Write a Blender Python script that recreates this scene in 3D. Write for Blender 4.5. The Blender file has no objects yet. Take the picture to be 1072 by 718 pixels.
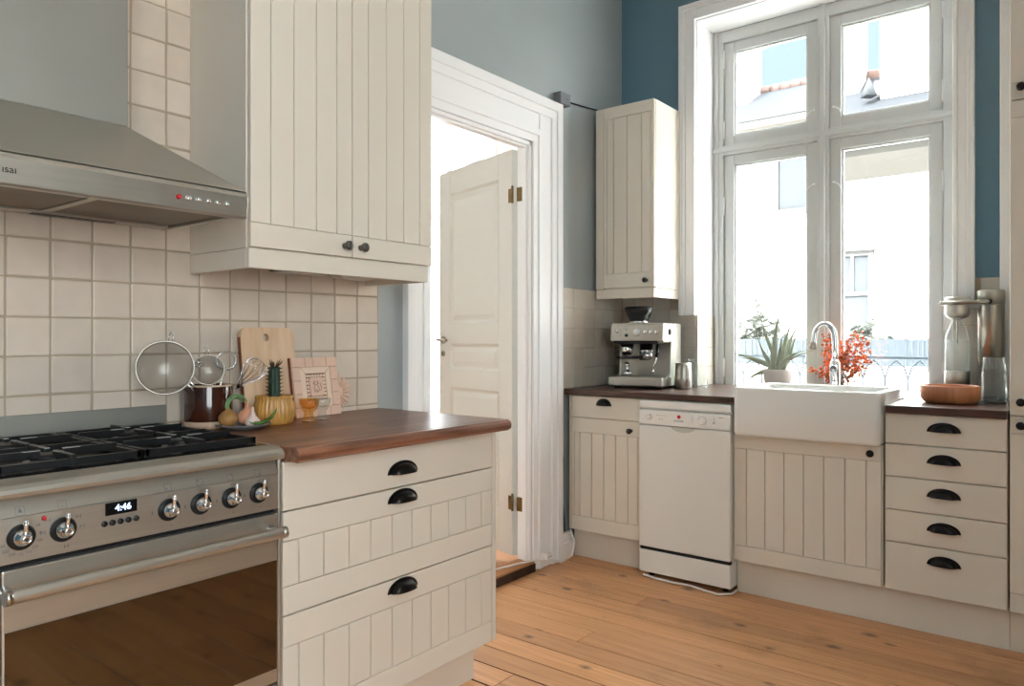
import bpy, bmesh, math, random
from mathutils import Matrix, Vector
random.seed(7)
PI = math.pi
sc = bpy.context.scene
COL = sc.collection

# ------------------------------------------------------------------ materials
def lin(c):
    return tuple(((v/255)/12.92 if v/255 <= .04045 else ((v/255+.055)/1.055)**2.4) for v in c) + (1.0,)
MATS = {}
def mat(name, col, rough=.5, metal=0, spec=.5, var=0, vscale=6, bump=0, bscale=40, stretch=None,
        emit=0, trans=0, ior=1.45, coat=0, island=0, aniso=0, rvar=0, sss=0):
    m = bpy.data.materials.new(name); m.use_nodes = True
    nt = m.node_tree; N = nt.nodes; L = nt.links
    b = N['Principled BSDF']
    c = lin(col)
    b.inputs['Base Color'].default_value = c
    b.inputs['Roughness'].default_value = rough
    b.inputs['Metallic'].default_value = metal
    b.inputs['Specular IOR Level'].default_value = spec
    b.inputs['IOR'].default_value = ior
    b.inputs['Transmission Weight'].default_value = trans
    b.inputs['Coat Weight'].default_value = coat
    if aniso: b.inputs['Anisotropic'].default_value = aniso
    if emit:
        b.inputs['Emission Color'].default_value = c; b.inputs['Emission Strength'].default_value = emit
    tc = N.new('ShaderNodeTexCoord'); mp = N.new('ShaderNodeMapping')
    L.new(tc.outputs['Object'], mp.inputs['Vector'])
    if stretch: mp.inputs['Scale'].default_value = stretch
    src = None
    if var:
        nz = N.new('ShaderNodeTexNoise'); nz.inputs['Scale'].default_value = vscale; nz.inputs['Detail'].default_value = 4
        L.new(mp.outputs[0], nz.inputs['Vector'])
        hs = N.new('ShaderNodeHueSaturation'); hs.inputs['Color'].default_value = c
        mr = N.new('ShaderNodeMapRange'); mr.inputs['From Min'].default_value = .25; mr.inputs['From Max'].default_value = .75
        mr.inputs['To Min'].default_value = 1-var; mr.inputs['To Max'].default_value = 1+var
        L.new(nz.outputs['Fac'], mr.inputs['Value']); L.new(mr.outputs[0], hs.inputs['Value'])
        src = hs
    if island:
        ge = N.new('ShaderNodeNewGeometry')
        mr2 = N.new('ShaderNodeMapRange'); mr2.inputs['To Min'].default_value = 1-island; mr2.inputs['To Max'].default_value = 1+island
        L.new(ge.outputs['Random Per Island'], mr2.inputs['Value'])
        h2 = N.new('ShaderNodeHueSaturation')
        if src: L.new(src.outputs[0], h2.inputs['Color'])
        else: h2.inputs['Color'].default_value = c
        L.new(mr2.outputs[0], h2.inputs['Value']); src = h2
    if src: L.new(src.outputs[0], b.inputs['Base Color'])
    if rvar:
        n3 = N.new('ShaderNodeTexNoise'); n3.inputs['Scale'].default_value = vscale*2; n3.inputs['Detail'].default_value = 5
        L.new(mp.outputs[0], n3.inputs['Vector'])
        m3 = N.new('ShaderNodeMapRange'); m3.inputs['To Min'].default_value = max(0, rough-rvar); m3.inputs['To Max'].default_value = rough+rvar
        L.new(n3.outputs['Fac'], m3.inputs['Value']); L.new(m3.outputs[0], b.inputs['Roughness'])
    if bump:
        n2 = N.new('ShaderNodeTexNoise'); n2.inputs['Scale'].default_value = bscale; n2.inputs['Detail'].default_value = 3
        L.new(mp.outputs[0], n2.inputs['Vector'])
        bp = N.new('ShaderNodeBump'); bp.inputs['Strength'].default_value = bump; bp.inputs['Distance'].default_value = .002
        L.new(n2.outputs['Fac'], bp.inputs['Height']); L.new(bp.outputs[0], b.inputs['Normal'])
    MATS[name] = m
    return m

def wood(name, c0, c1, dark, axis='X', rough=.4, island=.12, ring=14, knots=0, stain=0, coat=0, contrast=1):
    """plank wood: grain stretched along an axis, random tone per plank, optional knots"""
    m = bpy.data.materials.new(name); m.use_nodes = True
    nt = m.node_tree; N = nt.nodes; L = nt.links; b = N['Principled BSDF']
    tc = N.new('ShaderNodeTexCoord'); ge = N.new('ShaderNodeNewGeometry')
    off = N.new('ShaderNodeVectorMath'); off.operation = 'ADD'
    sc_ = N.new('ShaderNodeVectorMath'); sc_.operation = 'SCALE'; sc_.inputs[0].default_value = (37, 53, 71)
    L.new(ge.outputs['Random Per Island'], sc_.inputs['Scale'])
    L.new(tc.outputs['Object'], off.inputs[0]); L.new(sc_.outputs[0], off.inputs[1])
    mp = N.new('ShaderNodeMapping'); L.new(off.outputs[0], mp.inputs['Vector'])
    s = {'X': (1, ring, ring), 'Y': (ring, 1, ring), 'Z': (ring, ring, 1)}[axis]
    mp.inputs['Scale'].default_value = s
    nz = N.new('ShaderNodeTexNoise'); nz.inputs['Scale'].default_value = 3.2; nz.inputs['Detail'].default_value = 6; nz.inputs['Distortion'].default_value = .6
    L.new(mp.outputs[0], nz.inputs['Vector'])
    cr = N.new('ShaderNodeValToRGB'); cr.color_ramp.elements[0].position = .5-.2/contrast; cr.color_ramp.elements[1].position = .5+.2/contrast
    cr.color_ramp.elements[0].color = lin(c0); cr.color_ramp.elements[1].color = lin(c1)
    L.new(nz.outputs['Fac'], cr.inputs['Fac'])
    hs = N.new('ShaderNodeHueSaturation'); L.new(cr.outputs[0], hs.inputs['Color'])
    mr = N.new('ShaderNodeMapRange'); mr.inputs['To Min'].default_value = 1-island; mr.inputs['To Max'].default_value = 1+island
    L.new(ge.outputs['Random Per Island'], mr.inputs['Value']); L.new(mr.outputs[0], hs.inputs['Value'])
    last = hs.outputs[0]
    def darken(fac, colr):
        nonlocal last
        mx = N.new('ShaderNodeMix'); mx.data_type = 'RGBA'
        L.new(fac, mx.inputs['Factor']); L.new(last, mx.inputs['A']); mx.inputs['B'].default_value = lin(colr)
        last = mx.outputs['Result']
    if knots:
        m2 = N.new('ShaderNodeMapping'); L.new(off.outputs[0], m2.inputs['Vector'])
        m2.inputs['Scale'].default_value = {'X': (1, 1.6, 1), 'Y': (1.9, 1, 1), 'Z': (1, 1, 1)}[axis]
        vo = N.new('ShaderNodeTexVoronoi'); vo.inputs['Scale'].default_value = knots
        vo.voronoi_dimensions = '2D'
        L.new(m2.outputs[0], vo.inputs['Vector'])
        k = N.new('ShaderNodeMapRange'); k.inputs['From Min'].default_value = .055; k.inputs['From Max'].default_value = .125
        k.inputs['To Min'].default_value = .8; k.inputs['To Max'].default_value = 0
        sx = N.new('ShaderNodeSeparateColor'); L.new(vo.outputs['Color'], sx.inputs[0])
        kd = N.new('ShaderNodeMath'); kd.operation = 'MULTIPLY_ADD'; kd.inputs[1].default_value = .075
        L.new(sx.outputs[0], kd.inputs[0]); L.new(vo.outputs['Distance'], kd.inputs[2])
        n7 = N.new('ShaderNodeTexNoise'); n7.inputs['Scale'].default_value = 55; L.new(tc.outputs['Object'], n7.inputs['Vector'])
        ka = N.new('ShaderNodeMath'); ka.operation = 'MULTIPLY_ADD'; ka.inputs[1].default_value = .05; L.new(n7.outputs['Fac'], ka.inputs[0]); L.new(kd.outputs[0], ka.inputs[2])
        L.new(ka.outputs[0], k.inputs['Value'])
        darken(k.outputs[0], dark)
    if stain:
        n4 = N.new('ShaderNodeTexNoise'); n4.inputs['Scale'].default_value = 2.3; n4.inputs['Detail'].default_value = 7; n4.inputs['Roughness'].default_value = .65
        L.new(tc.outputs['Object'], n4.inputs['Vector'])
        k = N.new('ShaderNodeMapRange'); k.inputs['From Min'].default_value = .55; k.inputs['From Max'].default_value = .80
        k.inputs['To Max'].default_value = stain
        L.new(n4.outputs['Fac'], k.inputs['Value'])
        darken(k.outputs[0], dark)
    L.new(last, b.inputs['Base Color'])
    b.inputs['Roughness'].default_value = rough; b.inputs['Coat Weight'].default_value = coat
    b.inputs['Coat Roughness'].default_value = .25
    bp = N.new('ShaderNodeBump'); bp.inputs['Strength'].default_value = .15; bp.inputs['Distance'].default_value = .002
    L.new(nz.outputs['Fac'], bp.inputs['Height']); L.new(bp.outputs[0], b.inputs['Normal'])
    MATS[name] = m
    return m

def thin_glass(name, tint=(245, 250, 252), refl=1.0, ior=1.5, haze=0.0, gr=.01):
    m = bpy.data.materials.new(name); m.use_nodes = True
    nt = m.node_tree; N = nt.nodes; L = nt.links
    N.remove(N['Principled BSDF'])
    out = N['Material Output']
    tr = N.new('ShaderNodeBsdfTransparent'); tr.inputs['Color'].default_value = lin(tint)
    gl = N.new('ShaderNodeBsdfGlossy'); gl.inputs['Roughness'].default_value = gr
    lw = N.new('ShaderNodeLayerWeight')
    pw = N.new('ShaderNodeMath'); pw.operation = 'POWER'; pw.inputs[1].default_value = 4
    L.new(lw.outputs['Facing'], pw.inputs[0])
    fr = N.new('ShaderNodeMath'); fr.operation = 'MULTIPLY_ADD'; fr.inputs[1].default_value = .8*refl; fr.inputs[2].default_value = .04*refl
    L.new(pw.outputs[0], fr.inputs[0])
    mx = N.new('ShaderNodeMixShader')
    L.new(fr.outputs[0], mx.inputs[0]); L.new(tr.outputs[0], mx.inputs[1]); L.new(gl.outputs[0], mx.inputs[2])
    last = mx
    if haze:
        df = N.new('ShaderNodeBsdfDiffuse'); df.inputs['Color'].default_value = lin(tint)
        m2 = N.new('ShaderNodeMixShader'); m2.inputs[0].default_value = haze
        L.new(mx.outputs[0], m2.inputs[1]); L.new(df.outputs[0], m2.inputs[2]); last = m2
    L.new(last.outputs[0], out.inputs['Surface'])
    MATS[name] = m
    return m

def wire_mesh(name, cells=120, cover=.45, col=(150, 150, 145)):
    """fine woven wire: metal threads with open holes between"""
    m = bpy.data.materials.new(name); m.use_nodes = True
    nt = m.node_tree; N = nt.nodes; L = nt.links; b = N['Principled BSDF']; out = N['Material Output']
    b.inputs['Base Color'].default_value = lin(col); b.inputs['Metallic'].default_value = .8; b.inputs['Roughness'].default_value = .35
    tr = N.new('ShaderNodeBsdfTransparent'); mx = N.new('ShaderNodeMixShader')
    mx.inputs[0].default_value = cover
    L.new(tr.outputs[0], mx.inputs[1]); L.new(b.outputs[0], mx.inputs[2]); L.new(mx.outputs[0], out.inputs['Surface'])
    MATS[name] = m
    return m

CREAM = mat('cream_paint', (224, 217, 204), .42, var=.02, vscale=3, bump=.04, bscale=90, stretch=(1, 1, .12))
GROOVE = mat('cream_paint_groove', (205, 190, 160), .6)
WHITE = mat('white_gloss_paint', (247, 248, 249), .35, var=.015, vscale=3)
WINW = mat('pale_grey_window_paint', (206, 208, 206), .38, var=.015, vscale=3)
DOORW = mat('ivory_door_paint', (222, 219, 211), .38, var=.015, vscale=3)
WALLP = mat('blue_grey_wall_paint', (88, 124, 142), .34, spec=1.0, var=.05, vscale=2.5, bump=.08, bscale=60)
WALLG = mat('glare_paled_wall_paint', (160, 169, 171), .34, spec=1.0, var=.04, vscale=2.5, bump=.08, bscale=60)  # window glare on the blue-grey paint is put into this paler colour
PLASTER = mat('white_plaster', (240, 239, 235), .8)
TILE = mat('cream_glazed_tile', (212, 198, 182), .42, spec=1.0, var=.07, vscale=11, island=.07, bump=.35, bscale=14, rvar=.1)
TILE2 = mat('pale_wall_tile', (205, 196, 182), .4, spec=.8, var=.05, vscale=9, island=.05, bump=.2, bscale=16)
GROUT = mat('tile_grout', (178, 163, 142), .95, bump=1.0, bscale=160)
STEEL = mat('brushed_steel', (192, 189, 180), .36, metal=.86, var=.05, vscale=5, stretch=(1, 1, 30), rvar=.06)
STEELH = mat('hood_steel', (180, 177, 168), .42, metal=.85, var=.04, vscale=3)
STEELC = mat('chimney_sheet_steel', (158, 158, 151), .55, metal=.75, var=.06, vscale=2.5)
CHROME = mat('polished_chrome', (225, 226, 228), .1, metal=1)
NICKEL = mat('worn_nickel', (170, 165, 155), .28, metal=1)
IRON = mat('cast_iron', (22, 23, 25), .38, bump=.25, bscale=150)
IRONTIP = mat('bare_iron_tip', (205, 205, 202), .35, metal=.2)
ENAMEL = mat('black_enamel', (16, 16, 18), .2)
BLACKP = mat('black_plastic', (22, 22, 24), .35)
BLACKM = mat('dark_bronze', (40, 38, 38), .33, metal=.75, var=.2, vscale=30)
PEWTER = mat('pewter_knob', (104, 102, 98), .38, metal=.85)
OVENGL = mat('tinted_oven_glass', (108, 102, 92), .05, metal=1)
DARKGAP = mat('dark_gap', (18, 17, 16), .8)
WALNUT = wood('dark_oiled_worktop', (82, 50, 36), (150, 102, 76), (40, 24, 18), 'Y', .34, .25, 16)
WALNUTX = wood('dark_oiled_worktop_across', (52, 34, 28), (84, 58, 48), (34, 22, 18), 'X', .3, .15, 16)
PINE = wood('old_pine_floor', (180, 124, 80), (220, 168, 120), (62, 44, 32), 'X', .38, .16, 26, knots=2.6, stain=.6, contrast=.6)
PINE_T = wood('worn_pine_threshold', (150, 92, 48), (196, 136, 84), (60, 36, 22), 'Y', .45, .05, 10)
BEECH = wood('beech_board', (214, 178, 142), (232, 202, 170), (150, 100, 60), 'Z', .5, .02, 10)
BEECHP = mat('pale_pink_wood', (226, 192, 170), .6, var=.06, vscale=14, island=.06)
BEECHL = mat('light_maple', (236, 212, 190), .6, var=.04, vscale=20)
BEECHD = mat('brown_wood_edge', (132, 78, 48), .5, var=.1)
INK = mat('burnt_line', (120, 66, 44), .8)
BOWLW = wood('cherry_bowl_wood', (166, 98, 60), (202, 136, 92), (90, 50, 30), 'Z', .42, .14, 8)
BROWNG = mat('brown_crock_glaze', (58, 27, 16), .12, var=.35, vscale=7, coat=.5)
STONEW = mat('bare_stoneware', (196, 172, 148), .8, var=.05, vscale=30)
OCHRE = mat('ochre_glaze', (200, 150, 78), .25, var=.18, vscale=22, coat=.3)
CACTUS = mat('cactus_skin', (34, 62, 46), .5, var=.2, vscale=40)
CACTUSL = mat('cactus_pale_rib', (150, 165, 150), .6)
DRY = mat('dry_plant', (84, 62, 40), .8)
SOIL = mat('soil', (60, 44, 34), .95, bump=.6, bscale=90)
GREYPL = mat('grey_stoneware_plate', (128, 130, 132), .4, var=.04)
ONIONB = mat('brown_onion_skin', (168, 124, 72), .45, var=.25, vscale=35)
ONIONP = mat('pink_onion_skin', (222, 160, 130), .35, var=.12, vscale=30)
GARLIC = mat('garlic_skin', (232, 208, 200), .5, var=.1, vscale=30)
SPROUT = mat('green_sprout', (112, 148, 98), .4, var=.2, vscale=30)
CHILI = mat('green_chilli', (70, 104, 48), .25, var=.1, vscale=20)
AMBER = thin_glass('amber_glass', (250, 222, 160), haze=.08)
GLASS = thin_glass('clear_pressed_glass', (250, 251, 250), haze=.06)
THING = thin_glass('thin_clear_glass', (252, 254, 253), haze=.05)
PANE = thin_glass('window_pane_glass', (250, 252, 252))
WHITEC = mat('white_sink_ceramic', (232, 232, 228), .12, coat=.4)
POTC = mat('white_flower_pot', (242, 240, 234), .35)
APPL = mat('white_appliance_enamel', (230, 228, 222), .3)
APPLP = mat('white_appliance_plastic', (236, 235, 231), .4)
GREYT = mat('grey_print', (120, 120, 122), .6)
REDL = mat('red_mark', (190, 30, 34), .4)
ALOE = mat('aloe_leaf', (160, 170, 150), .42, var=.12, vscale=14)
BERRY = mat('orange_berry_leaf', (230, 128, 78), .45, var=.3, vscale=25, island=.3)
TWIG = mat('brown_twig', (96, 66, 48), .7)
BRASS = mat('aged_brass_hinge', (120, 98, 62), .35, metal=.9, var=.2, vscale=40)
CORD = mat('white_cord', (232, 230, 226), .45)
BLUELCD = mat('lit_display_digits', (190, 215, 255), .4, emit=2.5)
LAMPL = mat('frosted_lens', (225, 222, 210), .3)
FILT = mat('greasy_metal_filter', (112, 98, 80), .38, metal=.8, var=.25, vscale=8)
RENDER_W = mat('white_rendered_wall', (238, 235, 228), .9, var=.02)
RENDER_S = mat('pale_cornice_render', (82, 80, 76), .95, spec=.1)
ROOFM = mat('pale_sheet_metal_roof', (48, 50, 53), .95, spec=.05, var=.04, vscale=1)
ROOFT = mat('red_roof_tile', (84, 70, 66), .95, spec=.1, var=.2, vscale=12)
OUTWIN = mat('weathered_window_frame', (88, 87, 86), .95, spec=.1)
OUTGL = mat('dull_outdoor_glass', (70, 73, 76), .95, spec=.05)
FENCEM = mat('weathered_grey_fence', (86, 91, 95), .95, spec=.1, var=.15, vscale=20, stretch=(14, 14, 1))
BUSHM = mat('pale_winter_leaf', (86, 88, 82), .95, spec=.1, var=.2, vscale=9)
GROUNDM = mat('pale_courtyard_ground', (190, 188, 184), .9)
REDWOOD = mat('red_brown_wood', (140, 78, 52), .45, var=.15, vscale=8)
BURNER = mat('burner_alloy', (120, 118, 114), .4, metal=.8)

# ------------------------------------------------------------------ mesh builder
class MB:
    def __init__(s): s.bm = bmesh.new(); s.T = Matrix.Identity(4); s.mi = 0
    def _v(s, p): return s.bm.verts.new(s.T @ Vector(p))
    def poly(s, pts, smooth=False):
        f = s.bm.faces.new([s._v(p) for p in pts]); f.smooth = smooth; return s
    def box(s, x0, x1, y0, y1, z0, z1):
        v = [s._v((x, y, z)) for x in (x0, x1) for y in (y0, y1) for z in (z0, z1)]
        for q in ((0, 1, 3, 2), (4, 6, 7, 5), (0, 4, 5, 1), (2, 3, 7, 6), (0, 2, 6, 4), (1, 5, 7, 3)):
            s.bm.faces.new([v[i] for i in q])
        return s
    def hexa(s, lo, hi):
        """lo, hi: four points each (ccw from above)"""
        a = [s._v(p) for p in lo]; b = [s._v(p) for p in hi]
        s.bm.faces.new(a[::-1]); s.bm.faces.new(b)
        for i in range(4):
            j = (i+1) % 4; s.bm.faces.new([a[i], a[j], b[j], b[i]])
        if s.mi:
            for v in a:
                for f in v.link_faces: f.material_index = s.mi
        return s
    def rings(s, rings, closed=True, cap0=True, cap1=True, smooth=True):
        R = [[s._v(p) for p in r] for r in rings]
        n = len(R[0])
        for a, b in zip(R, R[1:]):
            for i in range(n if closed else n-1):
                j = (i+1) % n
                f = s.bm.faces.new([a[i], a[j], b[j], b[i]]); f.smooth = smooth
        if cap0: s.bm.faces.new(R[0][::-1])
        if cap1: s.bm.faces.new(R[-1])
        return s
    def lathe(s, prof, c=(0, 0, 0), n=32, axis='Z', cap0=True, cap1=True, smooth=True, rib=0, nrib=0, a0=0):
        rings = []
        for r, h in prof:
            ring = []
            for i in range(n):
                t = a0 + 2*PI*i/n
                rr = r*(1 + (rib*abs(math.sin(nrib*t/2)) if rib else 0))
                x, y = rr*math.cos(t), rr*math.sin(t)
                p = {'Z': (x, y, h), 'Y': (x, h, -y), 'X': (h, x, y)}[axis]
                ring.append((c[0]+p[0], c[1]+p[1], c[2]+p[2]))
            rings.append(ring)
        return s.rings(rings, True, cap0, cap1, smooth)
    def cyl(s, c, r, h, axis='Z', n=24, r2=None):
        return s.lathe([(r, 0), (r2 if r2 is not None else r, h)], c, n, axis)
    def tube(s, pts, r, n=8, closed=False, smooth=True):
        P = [Vector(p) for p in pts]; rings = []
        rs = r if isinstance(r, (list, tuple)) else [r]*len(P)
        up = None
        for i, p in enumerate(P):
            if closed: t = P[(i+1) % len(P)] - P[i-1]
            else: t = P[min(i+1, len(P)-1)] - P[max(i-1, 0)]
            t.normalize()
            if up is None:
                up = Vector((0, 0, 1)) if abs(t.z) < .9 else Vector((1, 0, 0))
            u = t.cross(up)
            if u.length < 1e-5: u = t.orthogonal()
            u.normalize(); w = u.cross(t).normalized(); up = w
            rings.append([tuple(p + rs[i]*(math.cos(2*PI*k/n)*u + math.sin(2*PI*k/n)*w)) for k in range(n)])
        if closed: rings.append(rings[0]); return s.rings(rings, True, False, False, smooth)
        return s.rings(rings, True, True, True, smooth)
    def prism(s, outline, h0, h1, plane='XY', hole=None):
        def P(a, b, h): return {'XY': (a, b, h), 'XZ': (a, h, b), 'YZ': (h, a, b)}[plane]
        A = [s._v(P(a, b, h0)) for a, b in outline]; B = [s._v(P(a, b, h1)) for a, b in outline]
        n = len(A)
        for i in range(n):
            j = (i+1) % n; s.bm.faces.new([A[i], A[j], B[j], B[i]])
        if not hole:
            s.bm.faces.new(A[::-1]); s.bm.faces.new(B)
        else:
            C = [s._v(P(a, b, h0)) for a, b in hole]; D = [s._v(P(a, b, h1)) for a, b in hole]
            m = len(C)
            for i in range(m):
                j = (i+1) % m; s.bm.faces.new([C[j], C[i], D[i], D[j]])
            for X, Y in ((A, C), (B, D)):
                e = []
                for R in (X, Y):
                    for i in range(len(R)):
                        a, b = R[i], R[(i+1) % len(R)]
                        e.append(s.bm.edges.get((a, b)) or s.bm.edges.new((a, b)))
                bmesh.ops.triangle_fill(s.bm, edges=e, use_beauty=True)
        return s
    def sphere(s, c, rx, ry, rz, n=16, m=10):
        rings = []
        for j in range(m+1):
            t = -PI/2 + PI*j/m; k = max(math.cos(t), .02)
            rings.append([(c[0]+rx*k*math.cos(2*PI*i/n), c[1]+ry*k*math.sin(2*PI*i/n), c[2]+rz*math.sin(t)) for i in range(n)])
        return s.rings(rings)
    def build(s, name, m, parent=None, bevel=0, seg=2, smooth=False, loc=None, solid=0, sub=0):
        bmesh.ops.recalc_face_normals(s.bm, faces=s.bm.faces)
        me = bpy.data.meshes.new(name)
        s.bm.to_mesh(me); s.bm.free()
        me.materials.append(m)
        o = bpy.data.objects.new(name, me); COL.objects.link(o)
        if parent: o.parent = parent
        if loc: o.location = loc
        if smooth:
            for p in me.polygons: p.use_smooth = True
        if solid:
            md = o.modifiers.new('solid', 'SOLIDIFY'); md.thickness = solid; md.offset = 0
        if bevel:
            md = o.modifiers.new('bevel', 'BEVEL'); md.width = bevel; md.segments = seg; md.limit_method = 'ANGLE'
            md.angle_limit = math.radians(50); md.harden_normals = False
        if sub:
            md = o.modifiers.new('sub', 'SUBSURF'); md.levels = sub; md.render_levels = sub
        return o

def box(*a): return MB().box(*a)
def tag(o, label, cat, group=None):
    o['label'] = label; o['category'] = cat
    if group: o['group'] = group
    return o
def thing(name, label, cat, loc=(0, 0, 0), rz=0, group=None):
    o = bpy.data.objects.new(name, None); COL.objects.link(o)
    o.location = loc; o.rotation_euler = (0, 0, rz); o.empty_display_size = .05
    return tag(o, label, cat, group)
def struct(o): o['kind'] = 'structure'; return o
def sroot(name, loc=(0, 0, 0), rz=0):
    o = bpy.data.objects.new(name, None); COL.objects.link(o); o.location = loc; o.rotation_euler = (0, 0, rz)
    o.empty_display_size = .05
    return struct(o)
def text(name, body, size, m, parent, M, depth=.0004, align='CENTER'):
    cu = bpy.data.curves.new(name, 'FONT'); cu.body = body; cu.size = size; cu.extrude = depth
    cu.align_x = align; cu.align_y = 'CENTER'
    t = bpy.data.objects.new(name, cu); COL.objects.link(t)
    dg = bpy.context.evaluated_depsgraph_get()
    me = bpy.data.meshes.new_from_object(t.evaluated_get(dg))
    bpy.data.objects.remove(t)
    me.transform(M); me.materials.clear(); me.materials.append(m)
    o = bpy.data.objects.new(name, me); COL.objects.link(o); o.parent = parent
    return o
# text lies in local XZ facing -Y
def front_mat(x, y, z): return Matrix.Translation((x, y, z)) @ Matrix.Rotation(PI/2, 4, 'X')
def rrect(x0, x1, z0, z1, r, n=6):
    out = []
    for cx, cz, a in ((x1-r, z0+r, -90), (x1-r, z1-r, 0), (x0+r, z1-r, 90), (x0+r, z0+r, 180)):
        for i in range(n+1):
            t = math.radians(a + 90*i/n); out.append((cx+r*math.cos(t), cz+r*math.sin(t)))
    return out
def arc(c, r, a0, a1, n, f): return [f(c, r, math.radians(a0+(a1-a0)*i/n)) for i in range(n+1)]

# ------------------------------------------------------------------ key places
XL = -2.13          # left wall
YB = 3.733          # window wall
YW = 3.95           # window frame face
XR, YF, ZC = 1.45, -1.7, 3.25
LF = -1.54          # left fronts
RF = 3.143          # right fronts

# ------------------------------------------------------------------ room shell
def floor_boards():
    m = MB(); y = YF; k = 0
    rnd = random.Random(3)
    while y < YB+.3:
        w = .1175
        x = XL-.17 + 0
        xs = [XL-.02]
        x = XL + rnd.uniform(.6, 3.0)
        while x < XR: xs.append(x); x += rnd.uniform(2.2, 3.6)
        xs.append(XR+.02)
        for a, b in zip(xs, xs[1:]):
            m.box(a+.0006, b-.0006, y+.0015+rnd.choice((.0, .0005, .002, .004)), y+w-.0015, -.03, rnd.uniform(-.0012, 0))
        y += w
    return m
GRIME = mat('joint_grime', (34, 24, 18), .9)
def grimy(o):
    o.data.materials.append(GRIME)
    for p in o.data.polygons:
        if abs(p.normal.y) > .9 or abs(p.normal.x) > .9: p.material_index = 1
    return o
struct(grimy(floor_boards().build('floor', PINE, bevel=.0012, seg=1)))
struct(box(XL-.3, XR+.3, YF-.3, YB+.3, -.2, -.031).build('floor_base', DARKGAP))
struct(box(XL-.3, XR+.3, YF-.3, YB+.35, ZC, ZC+.25).build('ceiling', PLASTER))
DY0, DY1, DZ = 2.15, 2.862, 2.075
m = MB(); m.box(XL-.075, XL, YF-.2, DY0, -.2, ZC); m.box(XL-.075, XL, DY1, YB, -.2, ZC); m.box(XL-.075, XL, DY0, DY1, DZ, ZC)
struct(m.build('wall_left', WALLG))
WX0, WX1, WZ0, WZ1 = -1.672, -.474, .780, 2.839
m = MB(); m.box(XL-.075, WX0, YB, YB+.35, -.2, ZC); m.box(WX1, XR+.2, YB, YB+.35, -.2, ZC)
m.box(WX0, WX1, YB, YB+.35, WZ1, ZC); m.box(WX0, WX1, YB, YB+.35, -.2, WZ0)
struct(m.build('wall_back', WALLP))
# right wall with an unseen window added for fill light, and the wall behind the photographer
RY0, RY1, RZ0, RZ1 = -1.45, .35, .75, 2.65
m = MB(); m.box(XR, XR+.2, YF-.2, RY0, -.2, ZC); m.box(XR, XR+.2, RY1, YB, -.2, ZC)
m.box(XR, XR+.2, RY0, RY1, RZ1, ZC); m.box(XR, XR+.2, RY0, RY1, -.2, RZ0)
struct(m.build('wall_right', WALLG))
struct(box(XL-.075, XR+.2, YF-.2, YF, -.2, ZC).build('wall_front', WALLP))
w2 = sroot('window_2', (XR+.1, (RY0+RY1)/2, RZ0))
m = MB(); h = RZ1-RZ0; hw = (RY1-RY0)/2
for y in (-hw, -hw/3-.03, hw/3-.03, hw-.06): m.box(-.04, .04, y, y+.06, 0, h)
for z in (0, h*.68, h-.06): m.box(-.04, .04, -hw, hw, z, z+.06)
m.build('window_frame', WHITE, w2, bevel=.004)
box(-.003, .003, -hw+.03, hw-.03, .03, h-.03).build('pane', PANE, w2)

# hallway beyond the door
HX0 = -4.0
HY1_ = 5.3
hm = MB()
rnd = random.Random(5); y = 1.2
while y < 5.2:
    hm.box(HX0, XL-.0752, y+.0012, y+.13-.0012, -.03, rnd.uniform(-.001, .0)); y += .13
struct(hm.build('floor_hallway', PINE, bevel=.0015, seg=1))
struct(box(HX0-.3, XL-.075, .8, 5.35, -.2, -.031).build('floor_hallway_base', DARKGAP))
struct(box(HX0-.3, XL-.075, .8, 5.45, ZC, ZC+.2).build('ceiling_hallway', PLASTER))
HW = [(1.5, 1.9), (3.75, 4.95)]  # the narrow opening is added to brighten the open door leaf
m = MB(); m.box(HX0-.2, HX0, .8, 1.5, -.2, ZC); m.box(HX0-.2, HX0, 1.9, 3.75, .5, 3.05); m.box(HX0-.2, HX0, 4.95, 5.45, -.2, ZC)
m.box(HX0-.2, HX0, 1.5, 4.95, -.2, .5); m.box(HX0-.2, HX0, 1.5, 4.95, 3.05, ZC)
struct(m.build('wall_hallway_far', PLASTER))
struct(box(HX0, XL-.075, 5.3, 5.45, -.2, ZC).build('wall_hallway_back', PLASTER))
struct(box(HX0, XL-.075, .8, 1.0, -.2, ZC).build('wall_hallway_front', PLASTER))
struct(box(XL-.075, XL-.02, YB+.35, 5.3, -.2, ZC).build('wall_hallway_right', PLASTER))
for i, (a, b) in enumerate(HW):
    w3 = sroot('window_%d' % (3+i), (HX0-.1, a, .5))
    m = MB(); W = b-a
    for y in (0, W/2-.03, W-.06): m.box(-.03, .03, y, y+.06, 0, 2.55)
    for z in (0, 1.55, 2.49): m.box(-.03, .03, 0, W, z, z+.06)
    m.build('window_frame', WHITE, w3, bevel=.004)
    box(-.003, .003, .02, W-.02, .02, 2.53).build('pane', PANE, w3)
# tall red-brown cupboard in the hallway
t = thing('hallway_cupboard', 'red-brown wooden cupboard in the next room, glimpsed through the door hinge gap', 'cupboard', (-2.80, 3.66, 0))
m = MB(); m.box(-.35, .35, 0, .45, .08, 1.30); m.box(-.37, .37, -.02, .45, 1.30, 1.34)
m.build('body', REDWOOD, t, bevel=.005)
for s in (-1, 1):
    box(min(.01*s, .33*s), max(.01*s, .33*s), -.02, 0, .12, 1.27).build('door', REDWOOD, t, bevel=.004)
    MB().lathe([(.006, 0), (.006, -.015), (.012, -.02), (.012, -.03), (.004, -.034)], (.05*s, -.02, .8), 12, 'Y').build('knob', BRASS, t)
for x in (-.32, .28):
    for y in (.02, .4): box(x, x+.04, y, y+.04, 0, .08).build('foot', REDWOOD, t)

# ------------------------------------------------------------------ doorway: casing, door, threshold
def casing_profile(m, y0, y1, z0, z1, vertical, inner_first):
    pass
cas = MB()
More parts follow.
